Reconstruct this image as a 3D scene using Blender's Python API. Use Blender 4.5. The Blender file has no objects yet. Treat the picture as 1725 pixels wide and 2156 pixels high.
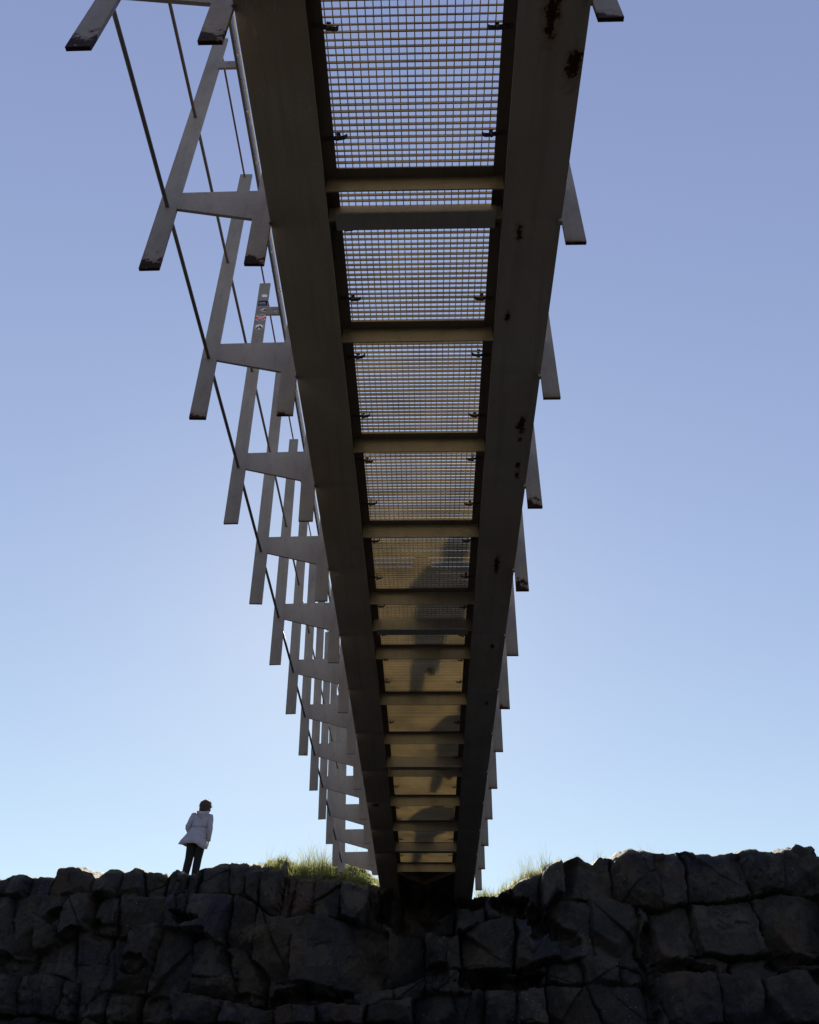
import bpy, math, random
import numpy as np
from mathutils import Vector, Matrix
rnd = random.Random(7)
SC = bpy.context.scene
COL = SC.collection

# ---------------------------------------------------------------- camera, sky, sun, exposure
PITCH, YAW, ROLL = 0.69420, -0.02870, 0.01090
cp, sp = math.cos(PITCH), math.sin(PITCH)
fwd = Vector((math.sin(YAW)*cp, math.cos(YAW)*cp, sp))
rt = Vector((math.cos(YAW), -math.sin(YAW), 0))
up = rt.cross(fwd)
rt2 = math.cos(ROLL)*rt + math.sin(ROLL)*up
up2 = math.cos(ROLL)*up - math.sin(ROLL)*rt
cam = bpy.data.objects.new("camera", bpy.data.cameras.new("camera"))
COL.objects.link(cam)
cam.matrix_world = Matrix(((rt2.x, up2.x, -fwd.x, 0), (rt2.y, up2.y, -fwd.y, 0), (rt2.z, up2.z, -fwd.z, 0), (0, 0, 0, 1)))
cam.data.sensor_fit = 'HORIZONTAL'
cam.data.sensor_width = 36
cam.data.lens = 36*1637.7/1725
cam.data.clip_start = 0.05
cam.data.clip_end = 3000
SC.camera = cam

SUN = Vector((-0.1286, 1.0, 0.6439)).normalized()
SUN_EL = math.asin(SUN.z)
SUN_AZ = math.atan2(SUN.x, SUN.y)
w = bpy.data.worlds.new("World")
SC.world = w
w.use_nodes = True
nt = w.node_tree
nt.nodes.clear()
sky = nt.nodes.new('ShaderNodeTexSky')
sky.sky_type = 'NISHITA'
sky.sun_disc = False
sky.sun_elevation = SUN_EL
sky.sun_rotation = SUN_AZ
sky.altitude = 0
sky.air_density = 1.0
sky.dust_density = 0.08
sky.ozone_density = 1.0
# photographic response of the sky: softened contrast and a slightly violet blue
def vmath(op, a, b):
    x = nt.nodes.new('ShaderNodeVectorMath'); x.operation = op
    nt.links.new(a, x.inputs[0])
    x.inputs[1].default_value = b
    return x.outputs[0]
pre = vmath('MULTIPLY', sky.outputs[0], (0.1, 0.1, 0.1))
gm = nt.nodes.new('ShaderNodeVectorMath'); gm.operation = 'POWER'
nt.links.new(pre, gm.inputs[0]); gm.inputs[1].default_value = (0.62, 0.69, 0.52)
post = vmath('MULTIPLY', gm.outputs[0], (5.85, 6.3, 5.88))
bg = nt.nodes.new('ShaderNodeBackground')
bg.inputs['Strength'].default_value = 0.05
wo = nt.nodes.new('ShaderNodeOutputWorld')
nt.links.new(post, bg.inputs['Color'])
nt.links.new(bg.outputs[0], wo.inputs[0])

sl = bpy.data.lights.new("sun", 'SUN')
sl.energy = 5.0
sl.angle = math.radians(0.5)
sl.color = (1.0, 0.93, 0.82)
so = bpy.data.objects.new("sun", sl)
COL.objects.link(so)
so.rotation_euler = SUN.to_track_quat('Z', 'Y').to_euler()
so.location = (-2, 12, 12)
SC.view_settings.view_transform = 'Standard'
SC.view_settings.look = 'None'
SC.view_settings.gamma = 1
SC.view_settings.exposure = 1.9
SC.render.engine = 'CYCLES'
SC.cycles.max_bounces = 8
SC.cycles.diffuse_bounces = 5

# ---------------------------------------------------------------- helpers
def tag(o, label=None, cat=None, group=None, kind=None):
    if label: o['label'] = label
    if cat: o['category'] = cat
    if group: o['group'] = group
    if kind: o['kind'] = kind
    return o

def empty(name, loc=(0, 0, 0)):
    o = bpy.data.objects.new(name, None)
    o.location = loc
    o.empty_display_size = 0.2
    COL.objects.link(o)
    return o

class MB:
    def __init__(s):
        s.v = []; s.f = []; s.m = []
    def add(s, vs, fs, mi=0):
        n = len(s.v)
        s.v += [tuple(p) for p in vs]
        s.f += [tuple(i+n for i in f) for f in fs]
        s.m += [mi]*len(fs)
    def box(s, x0, x1, y0, y1, z0, z1, mi=0):
        s.add([(x0,y0,z0),(x1,y0,z0),(x1,y1,z0),(x0,y1,z0),(x0,y0,z1),(x1,y0,z1),(x1,y1,z1),(x0,y1,z1)],
              [(0,3,2,1),(4,5,6,7),(0,1,5,4),(1,2,6,5),(2,3,7,6),(3,0,4,7)], mi)
    def rings(s, rings, closed=True, cap=True, mi=0):
        n = len(rings[0])
        vs = [p for r in rings for p in r]
        fs = []
        for i in range(len(rings)-1):
            for j in range(n if closed else n-1):
                k = (j+1) % n
                fs.append((i*n+j, i*n+k, (i+1)*n+k, (i+1)*n+j))
        if cap:
            fs.append(tuple(range(n))[::-1])
            fs.append(tuple(range((len(rings)-1)*n, len(rings)*n)))
        s.add(vs, fs, mi)
    def tube(s, path, rad, n=8, mi=0, flat=1.0, cap=True):
        pts = [Vector(p) for p in path]
        rads = rad if isinstance(rad, (list, tuple)) else [rad]*len(pts)
        rg = []
        ref = Vector((0.13, 0.31, 0.94)).normalized()
        for i, p in enumerate(pts):
            t = (pts[min(i+1, len(pts)-1)] - pts[max(i-1, 0)]).normalized()
            a = t.cross(ref)
            if a.length < 0.1: a = t.cross(Vector((1, 0, 0)))
            a.normalize(); b = t.cross(a)
            rg.append([p + (a*math.cos(2*math.pi*j/n) + b*math.sin(2*math.pi*j/n)*flat)*rads[i] for j in range(n)])
        s.rings(rg, True, cap, mi)
    def plate(s, poly, y0, y1, mi=0):
        n = len(poly)
        vs = [(x, y0, z) for x, z in poly] + [(x, y1, z) for x, z in poly]
        fs = [tuple(range(n)), tuple(range(n, 2*n))[::-1]] + [(i, i+n, (i+1) % n+n, (i+1) % n) for i in range(n)]
        s.add(vs, fs, mi)
    def build(s, name, mats, parent=None, smooth=False, loc=None):
        me = bpy.data.meshes.new(name)
        me.from_pydata(s.v, [], s.f)
        for m in (mats if isinstance(mats, (list, tuple)) else [mats]): me.materials.append(m)
        if len(me.materials) > 1: me.polygons.foreach_set('material_index', s.m)
        if smooth: me.polygons.foreach_set('use_smooth', [True]*len(me.polygons))
        me.update()
        import bmesh
        bm = bmesh.new(); bm.from_mesh(me)
        bmesh.ops.recalc_face_normals(bm, faces=bm.faces)
        bm.to_mesh(me); bm.free()
        o = bpy.data.objects.new(name, me)
        COL.objects.link(o)
        if parent: o.parent = parent
        if loc is not None: o.location = loc
        return o

# ---------------------------------------------------------------- materials
class NT:
    def __init__(s, name):
        s.m = bpy.data.materials.new(name); s.m.use_nodes = True
        s.t = s.m.node_tree; s.b = s.t.nodes['Principled BSDF']
    def n(s, k, **kw):
        x = s.t.nodes.new(k)
        for a, b in kw.items(): setattr(x, a, b)
        return x
    def l(s, a, b): s.t.links.new(a, b)
    def noise(s, scale, detail=4, vec=None, rough=0.55):
        x = s.n('ShaderNodeTexNoise'); x.inputs['Scale'].default_value = scale
        x.inputs['Detail'].default_value = detail; x.inputs['Roughness'].default_value = rough
        if vec: s.l(vec, x.inputs['Vector'])
        return x
    def ramp(s, src, stops):
        x = s.n('ShaderNodeValToRGB'); e = x.color_ramp.elements
        while len(e) < len(stops): e.new(0.5)
        for q, (p, c) in zip(e, stops):
            q.position = p; q.color = (c, c, c, 1) if not isinstance(c, tuple) else (*c, 1)
        s.l(src, x.inputs[0]); return x.outputs[0]
    def mix(s, fac, a, b, mode='MIX'):
        x = s.n('ShaderNodeMixRGB', blend_type=mode)
        for v, i in ((fac, 0), (a, 1), (b, 2)):
            if isinstance(v, (int, float)): x.inputs[i].default_value = v
            elif isinstance(v, tuple): x.inputs[i].default_value = (*v, 1)
            else: s.l(v, x.inputs[i])
        return x.outputs[0]
    def math(s, op, a, b=0.0):
        x = s.n('ShaderNodeMath', operation=op)
        for v, i in ((a, 0), (b, 1)):
            if isinstance(v, (int, float)): x.inputs[i].default_value = v
            else: s.l(v, x.inputs[i])
        return x.outputs[0]
    def obj(s): return s.n('ShaderNodeTexCoord').outputs['Object']
    def bump(s, h, dist, st=1.0):
        x = s.n('ShaderNodeBump'); x.inputs['Strength'].default_value = st; x.inputs['Distance'].default_value = dist
        s.l(h, x.inputs['Height']); s.l(x.outputs[0], s.b.inputs['Normal'])

def simple(name, col, rough=0.7, metal=0.0, var=0.15, scale=8.0, bump=0.0):
    k = NT(name); o = k.obj(); nz = k.noise(scale, 5, o)
    c = k.mix(k.ramp(nz.outputs['Fac'], [(0.3, 0.0), (0.7, 1.0)]), tuple(x*(1-var) for x in col), tuple(x*(1+var) for x in col))
    k.l(c, k.b.inputs['Base Color']); k.b.inputs['Roughness'].default_value = rough; k.b.inputs['Metallic'].default_value = metal
    if bump: k.bump(nz.outputs['Fac'], bump)
    return k.m

RUST = (0.034, 0.015, 0.009)
def steel_mat(name, col, spots=(), ends=None, rough=0.55, scratch=0.0, streak=0.25):
    """grey painted steel; spots: rust patches (x, y, rx, ry) in the object's own space; ends: rusted bottom edge below this height"""
    k = NT(name); o = k.obj()
    sep = k.n('ShaderNodeSeparateXYZ'); k.l(o, sep.inputs[0])
    big = k.noise(2.2, 5, o); fine = k.noise(60, 4, o)
    c = k.mix(k.ramp(big.outputs['Fac'], [(0.3, 0.0), (0.72, 1.0)]), tuple(x*0.85 for x in col), tuple(x*1.12 for x in col))
    c = k.mix(k.math('MULTIPLY', k.ramp(fine.outputs['Fac'], [(0.45, 0.0), (0.75, 1.0)]), 0.18), c, tuple(x*0.6 for x in col))
    mp = k.n('ShaderNodeMapping'); mp.inputs['Scale'].default_value = (14, 0.9, 3); k.l(o, mp.inputs[0])
    drt = k.noise(1.0, 5, mp.outputs[0], 0.65)
    c = k.mix(k.math('MULTIPLY', k.ramp(drt.outputs['Fac'], [(0.48, 0.0), (0.7, 1.0)]), 0.4), c, tuple(x*0.45 for x in col))
    warm = k.noise(0.9, 3, o)
    c = k.mix(k.math('MULTIPLY', k.ramp(warm.outputs['Fac'], [(0.45, 0.0), (0.7, 1.0)]), streak), c, (col[0]*0.9, col[1]*0.66, col[2]*0.45))
    mask = None; halo = None
    wob = k.noise(14, 6, o, 0.7).outputs['Fac']
    wobc = k.math('MULTIPLY', k.math('SUBTRACT', k.noise(17, 7, o, 0.7).outputs['Fac'], 0.5), 3.6)
    for (sx, sy, rx, ry) in spots:
        dx = k.math('DIVIDE', k.math('SUBTRACT', sep.outputs[0], sx), rx)
        dy = k.math('DIVIDE', k.math('SUBTRACT', sep.outputs[1], sy), ry)
        d = k.math('SQRT', k.math('ADD', k.math('MULTIPLY', dx, dx), k.math('MULTIPLY', dy, dy)))
        d = k.math('ADD', d, wobc)
        mk = k.ramp(d, [(0.0, 1.0), (0.6, 1.0), (0.8, 0.0)])
        hl = k.ramp(k.math('MULTIPLY', d, 0.5), [(0.35, 1.0), (0.8, 0.0)])
        halo = hl if halo is None else k.math('MAXIMUM', halo, hl)
        mask = mk if mask is None else k.math('MAXIMUM', mask, mk)
    if ends is not None:
        inf = k.n('ShaderNodeObjectInfo').outputs['Random']
        h = k.math('ADD', k.math('SUBTRACT', sep.outputs[2], ends), 0.0)
        amp = k.math('MULTIPLY', k.math('POWER', inf, 3.5), 0.16)
        h = k.math('SUBTRACT', h, k.math('MULTIPLY', k.math('SUBTRACT', k.noise(11, 6, o, 0.7).outputs['Fac'], 0.42), k.math('ADD', 0.02, k.math('MULTIPLY', amp, 5.5))))
        mk = k.ramp(h, [(0.0, 1.0), (0.02, 0.0)])
        hl = k.ramp(h, [(0.0, 1.0), (0.07, 0.0)])
        halo = hl if halo is None else k.math('MAXIMUM', halo, hl)
        mask = mk if mask is None else k.math('MAXIMUM', mask, mk)
    if scratch:
        mp = k.n('ShaderNodeMapping'); mp.inputs['Scale'].default_value = (9, 2.5, 9); k.l(o, mp.inputs[0])
        s1 = k.noise(2.6, 8, mp.outputs[0], 0.75)
        zone = k.noise(0.8, 2, o)
        sm = k.math('MULTIPLY', k.ramp(s1.outputs['Fac'], [(0.60, 0.0), (0.66, 1.0)]), k.ramp(zone.outputs['Fac'], [(0.45, 0.0), (0.58, 1.0)]))
        c = k.mix(k.math('MULTIPLY', sm, scratch), c, (0.34, 0.31, 0.25))
    if halo is not None: c = k.mix(k.math('MULTIPLY', halo, 0.75), c, (0.125, 0.062, 0.022))
    if mask is not None:
        rc = k.mix(wob, RUST, (0.012, 0.007, 0.005))
        c = k.mix(mask, c, rc)
        k.l(k.math('SUBTRACT', 0.5, k.math('MULTIPLY', mask, 0.45)), k.b.inputs['Specular IOR Level'])
    k.l(c, k.b.inputs['Base Color'])
    rr = k.ramp(fine.outputs['Fac'], [(0.3, rough-0.08), (0.7, rough+0.12)])
    k.l(rr, k.b.inputs['Roughness'])
    k.bump(fine.outputs['Fac'], 0.0006)
    return k.m

M_post = steel_mat('post_steel', (0.215,0.188,0.17), ends=-0.40, streak=0.2)
M_postr = steel_mat('post_steel_right', (0.215,0.188,0.17), ends=-0.243, streak=0.2)
M_girl = steel_mat('girder_steel_left', (0.20, 0.182, 0.155), spots=[(-0.75, 11.2, 0.05, 0.06)], scratch=0.35, streak=0.6)
M_girr = steel_mat('girder_steel_right', (0.185, 0.18, 0.18), spots=[(0.60,1.27,0.042,0.16),(0.735,1.55,0.045,0.08),(0.545,2.42,0.022,0.05),(0.52,3.0,0.018,0.05),(0.69,3.93,0.038,0.08),(0.69,4.08,0.026,0.025),(0.70,4.35,0.018,0.035),(0.70,4.46,0.022,0.045),(0.62,5.62,0.027,0.12),(0.66,8.2,0.02,0.04),(0.66,7.0,0.018,0.05)], scratch=0.55, streak=0.45)
M_beam = steel_mat('crossbeam_steel', (0.165, 0.145, 0.105), streak=0.2, rough=0.5)
M_flange = steel_mat('splice_steel', (0.16, 0.165, 0.165), streak=0.1)
M_ledge = steel_mat('ledge_steel', (0.09, 0.07, 0.055), streak=0.5)
M_rod = steel_mat('rod_steel', (0.10, 0.085, 0.08), streak=0.8)
M_rust_rod = simple('rusty_rod', (0.16, 0.085, 0.06), 0.8, 0.1, 0.4, 20)
M_grate = simple('grating_metal', (0.245,0.20,0.115), 0.55, 0.0, 0.22, 3.0)
M_grate.node_tree.nodes['Principled BSDF'].inputs['Specular IOR Level'].default_value = 0.2
M_clip = simple('clip_steel', (0.05, 0.045, 0.04), 0.6, 0.3, 0.3, 30)
M_bright = simple('painted_trim_glint', (0.75, 0.73, 0.70), 0.3, 0.0, 0.1, 20)  # white colour stands in for the bright glint along the trim
M_black = simple('bolt_black', (0.03, 0.03, 0.03), 0.5, 0.3)

# ---------------------------------------------------------------- numpy noise
def _hash(ix, iy, seed):
    n = (ix.astype(np.int64)*374761393 + iy.astype(np.int64)*668265263 + seed*1442695041) & 0xffffffff
    n = ((n ^ (n >> 13))*1274126177) & 0xffffffff
    return ((n ^ (n >> 16)) & 0xffff)/65535.0
def vnoise(x, y, seed=0):
    x = np.asarray(x, float); y = np.asarray(y, float)
    ix = np.floor(x); iy = np.floor(y); fx = x-ix; fy = y-iy
    fx = fx*fx*(3-2*fx); fy = fy*fy*(3-2*fy)
    a = _hash(ix, iy, seed); b = _hash(ix+1, iy, seed); c = _hash(ix, iy+1, seed); d = _hash(ix+1, iy+1, seed)
    return (a*(1-fx)+b*fx)*(1-fy)+(c*(1-fx)+d*fx)*fy - 0.5
def fbm(x, y, o=4, seed=0):
    s = 0; a = 1.0
    for i in range(o):
        s = s + a*vnoise(x*2**i, y*2**i, seed+i*17); a *= 0.5
    return s

# ---------------------------------------------------------------- setting: cliffs and ground
# rock outline of the far cliff and its larger blocks: (x, z) and (x, z, half width, half height, standing out)
RIM=[(-7.82,3.86),(-7.73,3.84),(-7.66,3.91),(-7.46,3.94),(-7.31,3.90),(-7.29,3.92),(-6.86,3.94),(-6.76,4.03),(-6.54,4.05),(-6.35,4.01),(-6.19,3.97),(-6.07,3.88),(-5.97,3.87),(-5.78,4.02),(-5.67,4.03),(-5.57,4.00),(-5.43,4.05),(-5.19,4.03),(-4.95,4.00),(-4.80,3.95),(-4.72,4.05),(-4.64,4.07),(-4.51,4.02),(-4.45,3.98),(-4.35,3.99),(-4.30,4.01),(-4.25,4.06),(-4.11,4.10),(-3.88,4.17),(-3.64,4.19),(-3.49,4.17),(-3.25,4.18),(-3.13,4.15),(-3.18,4.17),(-2.94,4.02),(-2.49,3.92),(-1.93,3.92),(-1.53,3.88),(-1.15,3.82),(-0.91,3.82),(-0.66,3.74),(-0.60,3.93),(-0.30,3.90),(0.15,3.92),(0.47,3.90),(0.54,3.64),(0.90,3.64),(1.23,3.63),(1.31,3.71),(1.48,3.79),(1.70,3.92),(1.98,4.03),(2.30,4.13),(2.52,4.25),(2.74,4.34),(2.86,4.25),(2.99,4.18),(3.13,4.30),(3.35,4.30),(3.40,4.25),(3.58,4.38),(3.65,4.42),(3.93,4.42),(4.27,4.38),(4.48,4.40),(4.81,4.35),(4.85,4.31),(5.08,4.32),(5.16,4.29),(5.37,4.38),(5.62,4.40),(5.92,4.39),(5.98,4.34),(6.19,4.35),(6.24,4.30),(6.50,4.35),(6.62,4.44),(6.74,4.37),(7.03,4.42),(7.09,4.34)]
BLOCKS=[(-7.73,3.76,0.09,0.14,0.00),(-7.51,3.79,0.22,0.16,0.10),(-7.14,3.78,0.18,0.16,0.00),(-6.90,3.77,0.10,0.16,-0.05),(-6.50,3.82,0.30,0.22,0.15),(-6.14,3.79,0.13,0.19,-0.05),(-5.82,3.82,0.21,0.21,0.10),(-5.47,3.84,0.18,0.21,0.05),(-5.23,3.82,0.13,0.21,0.10),(-4.97,3.83,0.18,0.19,0.00),(-4.68,3.88,0.13,0.19,0.10),(-4.53,3.83,0.09,0.16,0.05),(-4.37,3.80,0.10,0.15,0.12),(-3.89,3.91,0.29,0.25,0.20),(-3.49,3.97,0.21,0.22,0.12),(-3.22,3.91,0.18,0.25,0.10),(-7.56,3.36,0.15,0.24,0.00),(-7.13,3.21,0.24,0.45,0.20),(-6.72,3.46,0.20,0.13,0.12),(-6.26,3.29,0.27,0.32,0.20),(-5.76,3.34,0.27,0.29,0.22),(-5.28,3.40,0.20,0.27,0.05),(-4.85,3.40,0.20,0.35,0.10),(-4.43,3.48,0.14,0.19,-0.05),(-3.88,3.30,0.34,0.29,0.25),(-3.30,3.27,0.31,0.37,0.18),(-6.69,3.18,0.16,0.13,-0.35),(-5.69,3.00,0.23,0.10,-0.40),(-4.19,3.12,0.26,0.12,-0.30),(-3.96,2.94,0.23,0.11,-0.35),(-6.34,2.68,0.36,0.37,0.00),(-5.85,2.73,0.22,0.33,0.03),(-5.24,2.88,0.23,0.28,0.12),(-5.51,2.30,0.19,0.14,0.15),(-7.14,2.73,0.25,0.20,0.10),(-7.09,2.48,0.28,0.10,-0.40),(-5.11,2.45,0.30,0.17,-0.40),(-4.90,2.14,0.27,0.21,0.05),(-4.22,2.57,0.50,0.47,0.25),(-3.75,2.10,0.41,0.26,0.25),(-3.49,2.67,0.19,0.20,-0.35),(-2.99,2.46,0.30,0.29,0.10),(-2.77,2.87,0.20,0.28,0.05),(-2.84,1.94,0.32,0.14,-0.35),(-6.41,2.18,0.25,0.14,0.05),(-7.02,2.20,0.22,0.14,0.00),(-6.81,2.32,0.17,0.10,0.05),(-5.90,2.13,0.22,0.14,0.08),(-6.98,1.92,0.19,0.14,0.10),(-6.47,1.92,0.22,0.14,0.00),(-6.06,1.93,0.19,0.11,0.10),(-5.62,1.91,0.16,0.11,0.00),(-5.28,1.84,0.21,0.14,0.08),(-6.68,1.74,0.21,0.11,0.05),(-6.19,1.72,0.21,0.11,-0.10),(-5.67,1.70,0.21,0.09,0.10),(-4.56,1.84,0.29,0.14,-0.30),(-4.00,1.73,0.42,0.13,0.00),(-2.52,3.62,0.18,0.31,0.15),(-2.22,3.68,0.18,0.23,0.22),(-1.85,3.65,0.28,0.26,0.20),(-1.32,3.54,0.26,0.31,0.22),(-0.99,3.68,0.15,0.20,0.15),(-0.87,3.32,0.21,0.23,0.22),(-0.56,3.29,0.18,0.19,0.12),(-0.59,3.57,0.18,0.17,0.00),(-1.51,2.68,0.79,0.53,0.30),(-2.15,2.94,0.21,0.29,0.12),(-2.42,2.45,0.20,0.28,0.05),(-2.14,2.25,0.20,0.15,0.10),(-0.37,2.51,0.32,0.39,0.15),(-0.08,3.13,0.33,0.19,0.10),(0.36,2.77,0.23,0.21,0.10),(0.25,3.05,0.21,0.13,-0.20),(0.22,3.46,0.39,0.17,-0.80),(-0.23,3.54,0.24,0.14,-0.50),(0.68,3.46,0.30,0.17,-0.50),(1.07,3.52,0.27,0.14,-0.20),(1.11,3.08,0.33,0.16,0.05),(1.12,2.87,0.38,0.11,0.10),(1.25,2.64,0.61,0.19,0.35),(1.06,2.34,0.66,0.12,-0.50),(1.13,2.05,0.25,0.22,0.10),(1.60,2.05,0.25,0.22,0.12),(0.39,1.90,0.56,0.17,0.10),(-1.98,2.05,0.51,0.11,-0.50),(-2.33,1.84,0.37,0.14,-0.10),(-0.79,1.89,0.48,0.14,0.00),(1.45,3.38,0.27,0.17,-0.50),(1.80,3.25,0.21,0.22,-0.40),(-1.62,1.82,0.36,0.12,-0.10),(0.15,2.36,0.20,0.15,-0.20),(2.92,3.91,0.51,0.29,0.30),(2.24,3.87,0.24,0.23,0.10),(1.80,3.59,0.30,0.19,0.05),(1.55,3.37,0.20,0.18,-0.50),(1.93,3.14,0.26,0.24,-0.40),(2.55,3.41,0.40,0.28,0.35),(3.20,3.08,0.52,0.39,0.30),(3.46,2.73,0.22,0.23,0.20),(3.65,3.63,0.23,0.25,0.20),(3.85,4.18,0.27,0.21,0.15),(4.16,4.17,0.12,0.20,0.05),(4.43,4.19,0.27,0.20,0.10),(4.90,4.14,0.31,0.20,0.22),(4.64,3.88,0.13,0.19,0.10),(4.07,3.72,0.27,0.19,0.12),(4.31,3.57,0.30,0.19,0.05),(5.20,3.85,0.44,0.32,0.28),(5.83,3.92,0.30,0.32,0.22),(5.59,4.30,0.38,0.08,0.00),(6.09,4.27,0.14,0.13,0.00),(6.56,4.11,0.44,0.33,0.10),(6.50,3.82,0.40,0.22,0.15),(4.25,3.00,0.39,0.42,0.25),(5.26,3.15,0.58,0.42,0.22),(6.24,3.18,0.62,0.45,0.15),(4.56,2.91,0.10,0.29,0.10),(3.81,2.91,0.10,0.35,-0.40),(3.65,2.13,0.09,0.41,-0.40),(3.25,2.45,0.19,0.17,0.00),(3.01,2.51,0.19,0.20,0.10),(2.59,2.67,0.26,0.17,0.10),(2.29,2.90,0.29,0.15,-0.20),(2.17,2.67,0.16,0.26,0.10),(1.53,2.67,0.55,0.17,0.30),(1.34,2.30,0.54,0.14,-0.50),(4.36,2.46,0.41,0.11,-0.40),(6.12,2.58,0.57,0.11,-0.30),(5.15,2.49,0.38,0.11,-0.15),(4.28,2.10,0.46,0.27,0.10),(5.03,2.03,0.40,0.32,0.15),(5.98,2.11,0.55,0.30,0.12),(3.10,1.88,0.43,0.21,0.10),(2.10,2.09,0.19,0.22,0.10),(1.68,1.93,0.25,0.24,0.05),(1.19,1.93,0.28,0.24,0.08),(2.59,2.23,0.25,0.16,0.00),(3.40,2.21,0.19,0.11,-0.10),(2.75,2.04,0.22,0.08,0.05)]

RIMX = np.array([p[0] for p in RIM]); RIMZ = np.array([p[1] for p in RIM])
o_ = np.argsort(RIMX, kind='stable'); RIMX = RIMX[o_]; RIMZ = RIMZ[o_]
def rim_z(x):
    return np.interp(x, RIMX, RIMZ) + 0.035*fbm(np.asarray(x)*6, np.asarray(x)*0+3.1, 3, 5) + 0.03*(vnoise(np.asarray(x)*14, np.asarray(x)*0+9.1, 6) > 0.12)*vnoise(np.asarray(x)*5, np.asarray(x)*0+2.2, 8)*2
def top_rise(x, s):
    """height of the plateau above the rim, s metres behind it"""
    g = np.where(s < 2.5, 0.19*s, 0.475+0.05*(np.minimum(s, 8)-2.5))
    def hump(x0, x1, e): return np.clip((x-x0)/e, 0, 1)*np.clip((x1-x)/e, 0, 1)
    mL = hump(-3.25, -0.75, 0.5); mR = hump(0.85, 2.9, 0.35)
    g = g + (0.27*mL + 0.06*mR)*np.clip(s/0.45, 0, 1)*np.clip((3-s)/2, 0, 1)
    return g
B = np.array(BLOCKS)
# bedding planes of the jointed basalt (x, z), top to bottom, and the joints that cut each bed
BEDS = [[(-14, 3.6), (-8, 3.55), (-5, 3.57), (-3.4, 3.62), (-2.7, 3.27), (-1.5, 3.22), (-0.9, 3.05), (0.5, 3.0), (1.2, 3.2), (1.9, 3.3), (2.25, 3.62), (3.2, 3.52), (4.2, 3.45), (5, 3.55), (6, 3.62), (14, 3.6)],
        [(-14, 2.8), (-8, 2.75), (-7, 2.62), (-6.2, 3.0), (-5.4, 2.92), (-4.7, 3.12), (-3.8, 2.9), (-3.2, 2.8), (-2.6, 2.25), (-1.6, 2.13), (-0.7, 2.16), (0.0, 2.35), (0.6, 2.46), (2.0, 2.5), (2.8, 2.6), (3.5, 2.66), (4.3, 2.60), (5.3, 2.72), (6.5, 2.70), (14, 2.7)],
        [(-14, 2.3), (-8, 2.32), (-6.5, 2.36), (-5.6, 2.12), (-4.7, 2.05), (-3.6, 2.0), (-2.6, 1.95), (-0.8, 1.95), (0.5, 2.12), (1.3, 2.22), (2.5, 2.2), (4, 2.35), (5, 2.38), (6.5, 2.42), (14, 2.4)],
        [(-14, 1.7), (-8, 1.78), (-5, 1.66), (-2, 1.62), (0, 1.68), (3, 1.62), (6, 1.7), (14, 1.7)]]
JOINTS = [[-7.62, -7.28, -6.8, -6.05, -5.6, -5.2, -4.8, -4.6, -4.45, -4.22, -3.65, -3.33, -3.02, -2.62, -2.42, -2.08, -1.58, -1.1, -0.86, -0.5, 0.0, 0.5, 1.0, 1.5, 2.02, 2.42, 3.35, 4.16, 4.62, 5.75, 6.9],
          [-7.36, -6.92, -6.5, -6.02, -5.52, -4.66, -4.28, -3.52, -3.02, -2.36, -0.74, -0.1, 0.55, 1.45, 2.12, 2.80, 3.64, 3.86, 4.62, 5.75, 6.9],
          [-7.5, -6.85, -6.1, -5.55, -5.3, -4.72, -4.05, -3.35, -2.75, -2.1, -1.3, -0.6, -0.05, 0.5, 1.0, 1.5, 2.0, 2.6, 3.2, 3.62, 3.76, 4.5, 5.1, 5.9, 6.7],
          [-7.3, -6.9, -6.5, -6.2, -5.9, -5.4, -4.9, -4.2, -3.4, -2.6, -1.9, -1.1, -0.3, 0.4, 0.9, 1.4, 1.9, 2.7, 3.62, 3.74, 4.7, 5.5, 6.4, 7.0]]
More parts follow.
